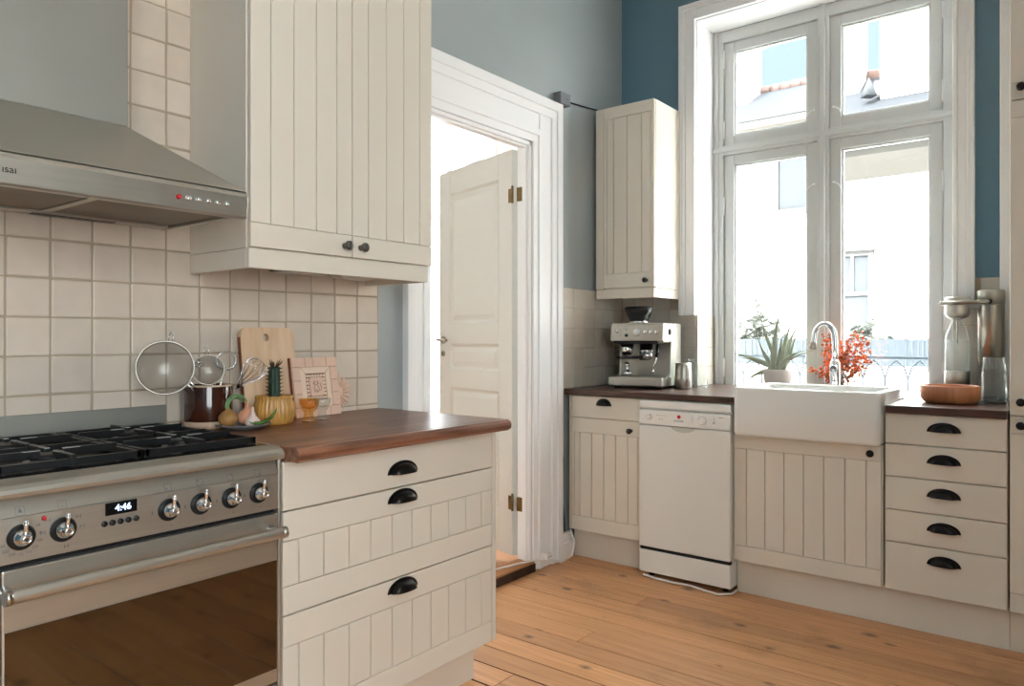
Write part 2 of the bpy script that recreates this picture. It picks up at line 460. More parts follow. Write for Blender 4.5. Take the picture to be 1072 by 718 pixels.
# left jamb casing (outer 2.008), right (outer 3.084), head (top 2.305)
def cas_v(m, y_in, y_out, z1):
    s = 1 if y_out > y_in else -1
    w = abs(y_out-y_in)
    for a, b, d in ((0, .16, .012), (.16, .30, .022), (.30, .62, .017), (.62, .80, .026), (.80, 1, .034)):
        ya, yb = y_in+s*w*a, y_in+s*w*b
        m.box(XL, XL+d, min(ya, yb), max(ya, yb), 0, z1)
cas_v(cas, DY1, 3.084, 2.305); cas_v(cas, DY0, 2.008, 2.305)
for a, b, d in ((0, .16, .0125), (.16, .30, .0225), (.30, .62, .0175), (.62, .80, .0265), (.80, 1, .0345)):
    z0, z1 = DZ+(2.305-DZ)*a, DZ+(2.305-DZ)*b
    cas.box(XL, XL+d, 2.15-.142*b, 2.862+.222*b, z0, z1)
struct(cas.build('trim_1', WHITE, bevel=.003))
jm = MB()
jm.box(XL-.075, XL, DY0-.0, DY0+.018, 0, DZ); jm.box(XL-.075, XL, DY1-.018, DY1, 0, DZ); jm.box(XL-.075, XL, DY0, DY1, DZ-.018, DZ)
jm.box(XL-.04, XL-.015, DY0+.018, DY0+.028, 0, DZ); jm.box(XL-.04, XL-.015, DY1-.026, DY1-.018, 0, DZ); jm.box(XL-.04, XL-.015, DY0, DY1, DZ-.028, DZ-.018)
struct(jm.build('trim_2', WHITE, bevel=.002))
tb = MB(); tb.box(XL-.075, XL+.02, DY0, DY1-.0, 0, .048)
tb = struct(tb.build('trim_3', PINE_T, bevel=.006))
box(XL+.0205, XL+.028, DY0+.005, DY1-.005, 0, .040).build('worn_edge', mat('blackened_old_wood', (62, 42, 30), .7, var=.4, vscale=14), tb, bevel=.002)
# door leaf, hinged at the right jamb on the far side, swung into the hallway
hinge = Vector((-2.228, 2.877, .055)); dang = math.atan2(.273, -.962)
dr = sroot('door_1', hinge, dang)     # local +x runs hinge -> latch
DW, DH, DT = .70, 2.0, .036
m = MB()
# local -y .. faces: after rotation by ~164deg local +y points towards the kitchen (-y world)
st = .115
rows = [(.0, .20), (.20, .80), (.80, .90), (.90, 1.04), (1.04, 1.15), (1.15, 1.87), (1.87, DH)]
pan = [(.20, .80), (.90, 1.04), (1.15, 1.87)]
m.box(0, st, 0, DT, 0, DH); m.box(DW-st, DW, 0, DT, 0, DH)
for a, b in ((0, .20), (.80, .90), (1.04, 1.15), (1.87, DH)): m.box(st, DW-st, 0, DT, a, b)
m.build('leaf_frame', DOORW, dr, bevel=.002)
for a, b in pan:
    m = MB()
    x0, x1 = st, DW-st
    for s, y in ((1, DT), (-1, 0)):
        rings = []
        for ins, dep in ((0, 0), (.012, .012), (.02, .012), (.045, .004)):
            yy = y - s*dep
            rings.append([(x0+ins, yy, a+ins), (x1-ins, yy, a+ins), (x1-ins, yy, b-ins), (x0+ins, yy, b-ins)])
        m.rings(rings, True, False, True, False)
    m.build('panel', DOORW, dr)
Wl = (Matrix.Translation(hinge) @ Matrix.Rotation(dang, 4, 'Z')).inverted()
for z in (.26, 1.772):
    h = MB()
    h.box(.001, .026, DT, DT+.003, z-.034, z+.034)
    h.cyl((-.006, DT+.001, z-.038), .0065, .076, 'Z', 12); h.sphere((-.006, DT+.001, z+.041), .007, .007, .007, 10, 6)
    h.T = Wl; zw = z+.055
    h.box(-2.206, -2.166, 2.8405, 2.8435, zw-.034, zw+.034)
    h.T = Matrix.Identity(4)
    h.build('hinge', BRASS, dr)
m = MB()
m.cyl((DW-.045, DT, 1.06), .022, .007, 'Y', 20); m.cyl((DW-.045, DT, 1.06), .008, .045, 'Y', 12)
m.tube([(DW-.045, DT+.045, 1.06), (DW-.09, DT+.048, 1.06), (DW-.15, DT+.046, 1.058)], .008, 10)
m.build('door_handle', NICKEL, dr)
m = MB(); m.lathe([(.018, 0), (.018, .005), (.014, .007)], (DW-.045, DT, .985), 20, 'Y'); m.build('keyhole_plate', NICKEL, dr)
box(DW-.048, DW-.042, DT+.0065, DT+.0085, .973, .992).build('keyhole', DARKGAP, dr)

# little skirting between door casing and corner unit
bb = MB(); bb.box(XL, XL+.022, 3.085, 3.183, 0, .13); bb.box(XL, XL+.03, 3.085, 3.183, 0, .085)
struct(bb.build('baseboard_left', WHITE, bevel=.004))

# ------------------------------------------------------------------ wall tiles
def tile_field(m, u0, u1, z0, z1, pu, pz, ou, oz, emit, gap=.0028, depth=.007, seed=1, skip=None):
    r = random.Random(seed)
    import math as M
    i0 = M.floor((u0-ou)/pu); i1 = M.ceil((u1-ou)/pu)
    j0 = M.floor((z0-oz)/pz); j1 = M.ceil((z1-oz)/pz)
    for i in range(i0, i1):
        for j in range(j0, j1):
            a, b = max(u0, ou+i*pu)+gap/2, min(u1, ou+(i+1)*pu)-gap/2
            c, d = max(z0, oz+j*pz)+gap/2, min(z1, oz+(j+1)*pz)-gap/2
            if b-a < .006 or d-c < .006: continue
            if skip and skip(a, b, c, d): continue
            jit = lambda: r.uniform(-.0011, .0011)
            t = [depth+r.uniform(-.0012, .0012) for _ in range(4)]
            emit(m, (a+jit(), b+jit(), c+jit(), d+jit()), t)
def emit_left(m, q, t):     # on the left wall, facing +X
    a, b, c, d = q
    x = XL+.002
    m.hexa([(x, a, c), (x+t[0], a, c), (x+t[1], b, c), (x, b, c)], [(x, a, d), (x+t[2], a, d), (x+t[3], b, d), (x, b, d)])
def emit_back(m, q, t):
    a, b, c, d = q
    y = YB-.002
    m.hexa([(a, y-t[0], c), (b, y-t[1], c), (b, y, c), (a, y, c)], [(a, y-t[2], d), (b, y-t[3], d), (b, y, d), (a, y, d)])
def emit_reveal(m, q, t):   # reveal side at WX0 facing +X, runs along Y
    a, b, c, d = q
    x = WX0+.002
    m.hexa([(x, a, c), (x+t[0], a, c), (x+t[1], b, c), (x, b, c)], [(x, a, d), (x+t[2], a, d), (x+t[3], b, d), (x, b, d)])
m = MB(); tile_field(m, -.6, 1.879, .80, 2.66, .1015, .1008, .658, .978, emit_left, gap=.0052, seed=11)
tp = struct(m.build('trim_4', TILE, bevel=.0026, seg=2)); 
box(XL, XL+.0055, -.6, 1.879, .80, 2.66).build('grout', GROUT, tp)
m = MB(); tile_field(m, 3.118, YB-.009, .868, 1.384, .1015, .1035, 3.118, .868, emit_left, gap=.002, seed=12)
tp = struct(m.build('trim_5', TILE2, bevel=.0015)); box(XL, XL+.006, 3.118, YB, .868, 1.384).build('grout', GROUT, tp)
m = MB(); tile_field(m, XL+.01, -1.672, .868, 1.384, .1015, .1035, -2.13, .868, emit_back, gap=.002, seed=13,
                     skip=lambda a, b, c, d: b > -1.76 and d > 1.30)
tile_field(m, YB-.005, YW-.001, .868, 1.248, .1015, .1035, YB-.005, .868, emit_reveal, gap=.002, seed=14)
tp = struct(m.build('trim_6', TILE2, bevel=.0015))
g = MB(); g.box(XL+.006, -1.765, YB-.006, YB, .868, 1.384); g.box(-1.765, WX0, YB-.006, YB, .868, 1.248)
g.box(WX0, WX0+.006, YB, YW-.001, .868, 1.248); g.build('grout', GROUT, tp)
m = MB(); tile_field(m, WX1, -.30, .868, 1.384, .1015, .1035, -.474, .868, emit_back, gap=.002, seed=15,
                     skip=lambda a, b, c, d: a < -.392 and d > 1.30)
tp = struct(m.build('trim_7', TILE2, bevel=.0015))
g = MB(); g.box(-.392, -.30, YB-.006, YB, .868, 1.384); g.box(WX1, -.392, YB-.006, YB, .868, 1.248); g.build('grout', GROUT, tp)
# white boxed-in riser in the corner beside the tall cabinet
struct(box(-.299, -.05, YB-.06, YB, .868, ZC).build('trim_8', WHITE, bevel=.003))

# ------------------------------------------------------------------ kitchen window
wn = sroot('window_1', (0, 0, 0))
m = MB()
# casing on the room side
def casing_w(m, x_out, x_in, z0, z1):
    s = 1 if x_in > x_out else -1; w = abs(x_in-x_out)
    for a, b, d in ((0, .22, .036), (.22, .4, .028), (.4, .78, .02), (.78, 1, .026)):
        xa, xb = x_out+s*w*a, x_out+s*w*b
        m.box(min(xa, xb), max(xa, xb), YB-d, YB, z0, z1)
casing_w(m, -1.761, WX0, 1.248, 2.925); casing_w(m, -.392, WX1, 1.248, 2.925)
for a, b, d in ((0, .22, .0365), (.22, .4, .0285), (.4, .78, .0205), (.78, 1, .0265)):
    za, zb = 2.925-.086*a, 2.925-.086*b
    m.box(-1.761+.089*a, -.392-.082*a, YB-d, YB, zb, za)
m.build('window_casing', WHITE, wn, bevel=.003)
# reveal linings
m = MB(); m.box(WX0, WX0+.004, YB, YW, 1.248, WZ1); m.box(WX1-.004, WX1, YB, YW, .868, WZ1); m.box(WX0, WX1, YB, YW, WZ1-.004, WZ1)
m.build('window_reveal', WHITE, wn)
FX0, FX1, FZ0, FZ1 = WX0, WX1, .782, WZ1-.004
m = MB()
for x0, x1 in ((FX0, -1.612), (-1.108, -1.052), (-.543, FX1)):
    m.box(x0, x1, YW, YW+.09, FZ0, FZ1)
m.box(FX0, FX1, YW+.001, YW+.09, 2.771, FZ1)
m.box(FX0, FX1, YW+.001, YW+.09, 2.143, 2.197); m.box(FX0, FX1, YW+.001, YW+.09, FZ0, .802)
# raised moulding beads
m.box(-1.092, -1.068, YW-.018, YW, FZ0, FZ1); m.box(FX0, FX1, YW-.014, YW, 2.158, 2.182)
m.box(-1.655, -1.637, YW-.012, YW, FZ0, FZ1)
m.build('window_frame', WINW, wn, bevel=.004)
def sash(x0, x1, z0, z1, hinge_left):
    b = .056
    m = MB(); y0, y1 = YW+.018, YW+.058
    m.box(x0+.002, x0+b, y0, y1, z0+.002, z1-.002); m.box(x1-b, x1-.002, y0, y1, z0+.002, z1-.002)
    m.box(x0+b, x1-b, y0, y1, z0+.002, z0+b); m.box(x0+b, x1-b, y0, y1, z1-b, z1-.002)
    i = b+.0
    for xa, xb, za, zb in ((x0+i, x0+i+.009, z0+i, z1-i), (x1-i-.009, x1-i, z0+i, z1-i), (x0+i, x1-i, z0+i, z0+i+.009), (x0+i, x1-i, z1-i-.009, z1-i)):
        m.box(xa, xb, y0+.012, y1-.004, za, zb)
    s = m.build('sash', WINW, wn, bevel=.003)
    box(x0+b, x1-b, y0+.022, y0+.026, z0+b, z1-b).build('pane', PANE, s)
    xh = x0+.001 if hinge_left else x1-.001
    zs = [z0+.09, z1-.09] if z1-z0 < 1 else [z0+.16, z1-.28]
    for z in zs:
        h = MB(); h.cyl((xh, y0-.006, z-.045), .007, .09, 'Z', 10); h.sphere((xh, y0-.006, z+.047), .006, .006, .006, 8, 6)
        h.sphere((xh, y0-.006, z-.047), .006, .006, .006, 8, 6)
        h.build('hinge', WHITE, s)
    xl = x1-.02 if hinge_left else x0+.02
    for z in ([z0+.11] if z1-z0 < 1 else [z1-.22, z0+.3]):
        d = -1 if hinge_left else 1
        h = MB(); h.tube([(xl, y0, z), (xl, y0-.012, z), (xl+.012*d, y0-.014, z-.006), (xl+.03*d, y0-.014, z-.02), (xl+.034*d, y0-.01, z-.034)], .0022, 6)
        h.cyl((xl, y0-.006, z), .006, .006, 'Y', 10)
        h.build('window_hook', WHITE, s)
sash(-1.612, -1.108, 2.197, 2.771, True); sash(-1.052, -.543, 2.197, 2.771, False)
sash(-1.612, -1.108, .802, 2.143, True); sash(-1.052, -.543, .802, 2.143, False)

# ------------------------------------------------------------------ cabinet helpers (local frame: x along the front, front at y=0 facing -y)
def plank_front(W, z0, z1, grooves, rb, rt, stile=0, x0=0, th=.02):
    m = MB()
    m.box(x0+.001, x0+W-.001, -.012, 0, z0+.001, z1-.001)
    if rt: m.box(x0, x0+W, -th, -.010, z1-rt, z1)
    if rb: m.box(x0, x0+W, -th, -.010, z0, z0+rb)
    if stile:
        m.box(x0, x0+stile, -th, -.010, z0+rb, z1-rt); m.box(x0+W-stile, x0+W, -th, -.010, z0+rb, z1-rt)
    xs = [x0+stile] + [x0+g for g in grooves] + [x0+W-stile]
    for a, b in zip(xs, xs[1:]):
        m.box(a+(.0016 if a > x0+1e-6 else 0), b-(.0016 if b < x0+W-1e-6 else 0), -th+.0008, -.010, z0+rb+.0016, z1-rt-.0016)
    return m
def flat_front(W, z0, z1, x0=0, th=.02): return MB().box(x0, x0+W, -th, 0, z0, z1)
def cup_handle(parent, x, z, w=.115, y=-.02, mt=None):
    m = MB()
    n = 16
    a, h = w/2, .036
    out = [(x+a*math.cos(PI*i/n), z+h*math.sin(PI*i/n)) for i in range(n+1)]
    m.prism(out, y-.0035, y, 'XZ')
    a2, h2, d = a*.80, h*.78, .026
    rings = []
    for j in range(7):
        t = PI/2*j/6
        rings.append([(x+a2*math.cos(PI*i/n)*math.cos(t)**.6 if j < 6 else x+a2*math.cos(PI*i/n)*.12, y-.003-d*math.sin(t), z+.001+h2*math.sin(PI*i/n)*(math.cos(t)**.5 if j < 6 else .1)) for i in range(n+1)])
    m.rings(rings, False, False, True, True)
    # underside lip
    m.box(x-a2, x+a2, y-.012, y-.003, z, z+.0025)
    return m.build('cup_handle', mt or BLACKM, parent, bevel=.0008, seg=1)
def round_knob(parent, x, z, r=.0135, y=-.02, mt=None):
    m = MB()
    m.lathe([(r*.62, 0), (r*.62, -.003), (r*.42, -.006), (r*.42, -.012), (r*.8, -.016), (r, -.022), (r*.95, -.028), (r*.6, -.032), (r*.15, -.033)], (x, y, z), 20, 'Y')
    return m.build('knob', mt or BLACKM, parent)

# --- left base drawer unit
t = thing('drawer_unit', 'cream base unit of three drawers under the dark worktop beside the steel cooker', 'kitchen cabinet', (LF-.02, 1.059, 0), PI/2)
m = MB(); m.box(0, .80, .001, .565, .135, .822)
m.build('body', CREAM, t, bevel=.001)
box(.795, .813, -.02, .565, .135, .826).build('end_panel', CREAM, t, bevel=.0015)
box(0, .775, .045, .06, 0, .134).build('plinth', CREAM, t, bevel=.001)
gr = [.047, .122, .203, .278, .356, .433, .51, .586, .665, .741]
d = flat_front(.791, .7045, .8235).build('drawer', CREAM, t, bevel=.0025); cup_handle(d, .394, .742)
d = plank_front(.791, .4500, .7005, gr, .068, .070).build('drawer', CREAM, t, bevel=.0018); cup_handle(d, .394, .662)
d = plank_front(.791, .1350, .4460, gr, .066, .074).build('drawer', CREAM, t, bevel=.0018); cup_handle(d, .394, .409)

# --- left worktop (staves run along Y)
def stave_top(x0, x1, y0, y1, z0, z1, along, sw, seed, cut=None):
    m = MB(); r = random.Random(seed)
    if along == 'Y':
        n = max(1, round((x1-x0)/sw)); w = (x1-x0)/n
        for i in range(n):
            y = y0; ys = [y0]
            y += r.uniform(.12, .5)
            while y < y1-.1: ys.append(y); y += r.uniform(.3, .6)
            ys.append(y1)
            for a, b in zip(ys, ys[1:]): m.box(x0+i*w, x0+(i+1)*w, a, b, z0, z1)
    return m
WT = thing('worktop', 'dark oiled wooden worktop over the left drawers, holding the crock and cactus', 'worktop', (-1.80, 1.46, .826))
def local_build(mb, name, mt, root, **k):
    o = mb.build(name, mt, root, **k)
    me = o.data; me.transform(Matrix.Rotation(-root.rotation_euler.z, 4, 'Z') @ Matrix.Translation(-Vector(root.location)))
    return o
m = stave_top(XL+.011, -1.512, 1.0585, 1.872, .827, .862, 'Y', .062, 4)
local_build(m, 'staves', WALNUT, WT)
# rounded nosing along the front
pr = [(-1.512, .827), (-1.486, .827), (-1.476, .834), (-1.473, .845), (-1.476, .855), (-1.486, .862), (-1.512, .862)]
m = MB(); m.prism(pr, 1.0585, 1.872, 'XZ'); local_build(m, 'nosing', WALNUT, WT, bevel=.003)

# --- upper cabinet, left
t = thing('wall_cabinet', 'tall cream double-door wall cabinet beside the steel cooker hood', 'kitchen cabinet', (-1.82, 1.134, 0), PI/2)
box(0, .704, .001, .298, 1.374, 2.62).build('body', CREAM, t, bevel=.001)
dl = plank_front(.349, 1.376, 2.62, [.063, .139, .217, .292], .066, .0, 0, .002).build('door', CREAM, t, bevel=.0018); round_knob(dl, .322, 1.408, .0145, mt=PEWTER)
d2 = plank_front(.347, 1.376, 2.62, [.063, .139, .216, .29], .066, .085, 0, .355).build('door', CREAM, t, bevel=.0018); round_knob(d2, .385, 1.408, .0145, mt=PEWTER)
m = MB()
m.box(0, .69, -.014, .004, 1.318, 1.373); m.box(0, .018, .004, .296, 1.318, 1.373); m.box(.672, .69, .004, .296, 1.318, 1.373)
m.build('pelmet', CREAM, t, bevel=.002)
g = thing('cabinet_light', 'dark slim light fitted under the tall wall cabinet', 'light', (-1.98, 1.43, 1.36), PI/2)
box(-.1, .1, -.03, .03, -.028, .013).build('housing', BLACKP, g, bevel=.004); box(-.085, .085, -.02, .02, -.032, -.028).build('lens', LAMPL, g)
g = thing('cabinet_light', 'pale slim light fitted under the tall wall cabinet, nearer the door', 'light', (-2.02, 1.67, 1.36), PI/2)
box(-.07, .07, -.03, .03, -.028, .013).build('housing', LAMPL, g, bevel=.004); box(-.06, .06, -.02, .02, -.032, -.028).build('lens', LAMPL, g)

# ------------------------------------------------------------------ cooker hood
HY0, HY1 = .36, 1.06
hd = thing('cooker_hood', 'steel chimney cooker hood above the gas hob', 'cooker hood', (XL+.012, HY0, 1.425))
def hb(mb, name, mt, parent, **k):
    o = mb.build(name, mt, parent, **k); o.data.transform(Matrix.Translation(-Vector(hd.location))); return o
hx = -1.700; bk = XL+.012; cx = -1.865; cy0, cy1 = .53, .84; cz = 1.645
m = MB()
lo = [(bk, HY0, 1.498), (hx+.006, HY0, 1.498), (hx+.006, HY1, 1.498), (bk, HY1, 1.498)]
hi = [(bk, cy0, cz), (cx, cy0, cz), (cx, cy1, cz), (bk, cy1, cz)]
m.hexa(lo, hi); hb(m, 'canopy', STEELH, hd, bevel=.002)
m = MB()
pr = [(hx-.02, 1.430), (hx+.0, 1.430), (hx+.004, 1.434), (hx+.010, 1.484), (hx+.006, 1.494), (hx-.002, 1.498), (hx-.02, 1.498)]
m.prism(pr, HY0, HY1, 'XZ')
m.box(bk, hx-.02, HY1-.012, HY1, 1.438, 1.498); m.box(bk, hx-.02, HY0, HY0+.012, 1.438, 1.498); m.box(bk, bk+.012, HY0, HY1, 1.44, 1.498)
hb(m, 'front_panel', STEEL, hd, bevel=.0015)
m = MB(); m.box(bk, cx, cy0, cy1, cz, 2.9); hb(m, 'chimney', STEELC, hd, bevel=.003)
for a, b in ((HY0+.02, .715), (.735, HY1-.02)):
    m = MB(); m.box(-2.06, hx-.03, a, b, 1.444, 1.450); f = hb(m, 'grease_filter', FILT, hd, bevel=.002)
    mm = MB(); mm.box(-1.79, -1.755, (a+b)/2-.035+.05, (a+b)/2+.075, 1.4425, 1.444); hb(mm, 'filter_latch', NICKEL, f)
m = MB(); m.box(-2.06, hx-.03, .715, .735, 1.441, 1.452); hb(m, 'filter_rail', STEEL, hd)
m = MB(); m.box(-2.10, -2.062, HY0+.02, HY1-.02, 1.438, 1.45); hb(m, 'back_rail', STEEL, hd, bevel=.002)
for a, b in ((.40, .62), (.70, .90)):
    m = MB(); m.box(-2.095, -2.068, a, b, 1.4365, 1.438); hb(m, 'lamp_slot', BLACKP, hd)
for i in range(6):
    y = .878 + i*.0245
    m = MB(); m.lathe([(.0062, 0), (.0062, .004), (.005, .007), (.0015, .008)], (hx+.0062, y, 1.459), 14, 'X')
    o = hb(m, 'button', REDL if i == 0 else CHROME, hd)
    if i == 0: o['label'] = 'red button'
o = text('lettering', 'isal', .021, BLACKP, hd, Matrix.Translation((hx+.0076, .545, 1.461)) @ Matrix.Rotation(PI/2, 4, 'Z') @ Matrix.Rotation(PI/2-.08, 4, 'X'), align='RIGHT')
o.data.transform(Matrix.Translation(-Vector(hd.location)))

# ------------------------------------------------------------------ range cooker (local frame facing -y, x = world Y)
rc = thing('range_cooker', 'stainless steel range cooker with gas hob and wide oven door', 'cooker', (LF, .455, 0), PI/2)
RW = .60
m = MB(); m.box(.004, RW-.004, .03, .575, .06, .80); m.box(.004, RW-.004, .03, .575, .8, .846)
m.build('body', STEEL, rc, bevel=.002)
box(0, .012, .0, .575, .055, .834).build('side_panel', STEEL, rc, bevel=.003); box(RW-.010, RW, .0, .575, .055, .834).build('side_panel', STEEL, rc, bevel=.003)
for x in (.05, RW-.09):
    for y in (.08, .5): MB().cyl((x+.02, y, 0), .02, .056, 'Z', 16).build('foot', BLACKP, rc)
# top plate with bull-nosed front rail
m = MB()
pr = [(.03, .834), (-.008, .834), (-.013, .838), (-.0145, .844), (-.012, .851), (-.004, .858), (.010, .863), (.035, .866), (.035, .845), (.03, .845)]
m.prism([(b, a) for a, b in [(z, y) for y, z in pr]], 0, RW, 'YZ')
m.build('front_rail', STEELH, rc, bevel=.001)
m = MB(); m.box(.0, RW, .05, .575, .846, .858); m.box(0, .011, .05, .575, .858, .8655); m.box(RW-.011, RW, .05, .575, .858, .8655)
m.build('hob_plate', STEEL, rc, bevel=.002)
box(.012, RW-.012, .036, .560, .858, .8665).build('hob_well', ENAMEL, rc, bevel=.002)
box(-.1, RW, .563, .575, .858, .932).build('upstand', STEELC, rc, bevel=.001)
# burners
for x in (.155, .445):
    for y, r in ((.18, .036), (.42, .044)):
        b = MB().lathe([(r*1.25, .8665), (r*1.25, .869), (r*.9, .870), (r*.9, .873), (r*1.0, .875)], (x, y, 0), 28).build('burner', BURNER, rc)
        MB().lathe([(r*1.02, .875), (r*1.02, .880), (r*.8, .8835), (r*.1, .884)], (x, y, 0), 28).build('burner_cap', IRON, b)
# pan supports
for x0, x1 in ((.028, .296), (.304, .572)):
    m = MB(); z0, z1 = .875, .888; bw = .0105; tips = m
    y0, y1 = .066, .545
    for y in (y0, y1-bw): m.box(x0, x1, y, y+bw, z0-.006, z1-.004)
    for x in (x0, x1-bw): m.box(x, x+bw, y0, y1, z0-.006, z1-.004)
    m.box(x0, x1, .30-bw/2, .30+bw/2, z0-.004, z1-.002)
    for x in (x0, x1-bw):
        for y in (y0, .30-bw/2, y1-bw): m.box(x, x+bw, y, y+bw, .867, z0)
    xc = (x0+x1)/2
    for yc in (.18, .42):
        for k in range(4):
            a = PI/4*0 + PI/2*k
            dx, dy = math.cos(a), math.sin(a)
            L = (x1-x0)/2-.004 if k % 2 == 0 else .115
            p0 = Vector((xc+dx*.022, yc+dy*.022)); p1 = Vector((xc+dx*L, yc+dy*L))
            nrm = Vector((-dy, dx))*bw/2
            q = [p0-nrm, p1-nrm, p1+nrm, p0+nrm]
            m.hexa([(v.x, v.y, z0) for v in q], [(v.x, v.y, z1+.004) for v in q])
            e = [p0-nrm*1.02, p0+Vector((dx, dy))*.034-nrm*1.02, p0+Vector((dx, dy))*.034+nrm*1.02, p0+nrm*1.02]
            m.mi = 1; tips.hexa([(v.x-dx*.0006, v.y-dy*.0006, z1+.0022) for v in e], [(v.x-dx*.0006, v.y-dy*.0006, z1+.0046) for v in e]); m.mi = 0
    g = m.build('pan_support', IRON, rc, bevel=.003)
    g.data.materials.append(IRONTIP)
# fascia
m = MB()
m.hexa([(.012, -.004, .80), (RW-.012, -.004, .80), (RW-.012, .03, .80), (.012, .03, .80)], [(.012, .012, .833), (RW-.012, .012, .833), (RW-.012, .03, .833), (.012, .03, .833)])
m.build('upper_fascia', STEEL, rc, bevel=.001)
box(.012, RW-.012, -.004, .03, .716, .7995).build('control_panel', STEEL, rc, bevel=.0012)
box(.012, RW-.012, .012, .03, .705, .717).build('shadow_gap', DARKGAP, rc)
def cooker_knob(x, z, i):
    k = MB().lathe([(.0235, 0), (.0235, -.004), (.021, -.007)], (x, -.004, z), 28, 'Y').build('control_knob', BLACKP, rc)
    MB().lathe([(.0155, -.007), (.0155, -.013), (.012, -.018), (.009, -.020), (.009, -.030), (.0075, -.0325), (.0045, -.0325), (.004, -.030)], (x, -.004, z), 24, 'Y').build('knob_hub', CHROME, k)
    m = MB(); m.tube([(x, -.024, z+.004), (x, -.027, z+.014), (x, -.029, z+.024), (x, -.0295, z+.030)], [.0042, .0036, .0036, .0046], 10)
    m.sphere((x, -.0295, z+.031), .0047, .0047, .0047, 10, 6); m.build('knob_lever', CHROME, k)
    # printed box above the knob
    m = MB(); zz = z+.047; s = .0075; y = -.0046
    if i >= 1:
        pass
    for a, b, c, d in ((-s, s, s-.0006, s), (-s, s, -s, -s+.0006), (-s, -s+.0006, -s, s), (s-.0006, s, -s, s)):
        m.box(x+a, x+b, 0, .0003, zz+c, zz+d)
    if i == 0: m.prism([(x-.003, zz-.003), (x+.003, zz-.003), (x+.0025, zz+.001), (x, zz+.005), (x-.0025, zz+.001)], 0, .0003, 'XZ')
    elif i == 1: m.box(x-.004, x+.004, 0, .0003, zz+.003, zz+.0036); m.box(x-.004, x+.004, 0, .0003, zz-.0036, zz-.003)
    else:
        px, pz = ((-1, -1), (-1, 1), (1, 1), (1, -1))[i-2]
        m.cyl((x+px*.0035, 0, zz+pz*.0035), .0016, .0003, 'Y', 10)
    # sits on the sloping upper fascia
    sl = .016/.033
    o = m.build('printed_symbol', GREYT, k)
    for v in o.data.vertices: v.co.y = v.co.y - .0044 + (v.co.z-.80)*sl if v.co.z > .80 else v.co.y - .0044
    if i >= 2:
        box(x-.036, x-.034, -.0045, -.004, z-.004, z+.002).build('dial_tick', GREYT, k)
        MB().cyl((x+.006, -.0045, z-.034), .0012, .0005, 'Y', 8).build('dial_tick', GREYT, k); MB().cyl((x, -.0045, z+.029), .0012, .0005, 'Y', 8).build('dial_tick', GREYT, k)
for i, x in enumerate((.046, .116, .320, .391, .464, .534)): cooker_knob(x, .762, i)
for i, (lab, a) in enumerate((('50', 30), ('75', 2), ('100', -22), ('125', -45), ('150', -68), ('175', -92), ('200', -115), ('225', -138), ('250', -160))):
    text('dial_number', lab, .0072, GREYT, rc, front_mat(.046+.0325*math.cos(math.radians(a)), -.0042, .762+.0325*math.sin(math.radians(a))))
for a in (35, 0, -80, 140, 180):
    m = MB()
    x, z = .116+.034*math.cos(math.radians(a)), .762+.034*math.sin(math.radians(a))
    for b, c in ((-.004, -.0032), (.0032, .004)): m.box(x+b, x+c, -.0046, -.004, z-.004, z+.004)
    m.box(x-.004, x+.004, -.0046, -.004, z-.0004, z+.0004)
    m.build('oven_symbol', GREYT, rc)
MB().lathe([(.0045, -.004), (.0045, -.006), (.003, -.008), (.0005, -.0085)], (.084, 0, .789), 14, 'Y').build('indicator_lamp', REDL, rc)
dp = MB(); dp.box(.192, .254, -.006, -.004, .772, .797); dp = dp.build('clock_display', ENAMEL, rc, bevel=.001)
text('clock_digits', '4:46', .0185, BLUELCD, dp, front_mat(.226, -.0062, .7845))
for i in range(5):
    MB().lathe([(.0058, -.004), (.0058, -.008), (.004, -.0095), (.0005, -.0098)], (.190+i*.0155, 0, .757), 14, 'Y').build('clock_button', BLACKP, rc)
# oven door
dz0, dz1 = .30, .705
od = MB(); od.box(.016, RW-.014, -.004, .028, dz0, dz1); od = od.build('oven_door', STEEL, rc, bevel=.003)
box(.02, RW-.018, -.0065, -.004, dz0+.034, .593).build('door_glass', OVENGL, od)
m = MB(); m.tube([(.008, -.046, .668), (.02, -.046, .668), (RW-.03, -.046, .668), (RW-.02, -.046, .668)], .0125, 16)
hn = m.build('door_handle', STEEL, od)
for x in (.018, RW-.034): MB().tube([(x, -.004, .668), (x, -.03, .668), (x, -.046, .668)], [.012, .009, .0085], 12).build('handle_bracket', CHROME, hn)
for x in (.008, RW-.030): MB().lathe([(.0135, 0), (.0135, .012)], (x-.002, -.046, .668), 16, 'X').build('handle_end', NICKEL, hn)
box(.016, RW-.014, -.003, .028, .07, .293).build('storage_drawer', STEEL, rc, bevel=.003)

# ------------------------------------------------------------------ right-hand run of units (local = world orientation)
# corner unit
t = thing('base_cabinet', 'cream corner base cabinet with drawer and panelled door, left of the dishwasher', 'kitchen cabinet', (-2.1, RF, 0))
m = MB(); m.box(0, .41, .02, .57, .152, .836); m.build('body', CREAM, t, bevel=.001)
box(0, .011, -.0, .02, .152, .836).build('filler_strip', CREAM, t)
d = flat_front(.395, .7265, .834, .0135).build('drawer', CREAM, t, bevel=.0025); d.location.y = .02; cup_handle(d, .205, .79, .088, mt=BLACKM)
d = plank_front(.395, .153, .7225, [.05, .12, .19, .257, .325], .072, .072, .016, .0135).build('door', CREAM, t, bevel=.0018); d.location.y = .02
round_knob(d, .358, .678, .0135)
box(-.012, .412, .065, .08, 0, .151).build('plinth', CREAM, t)
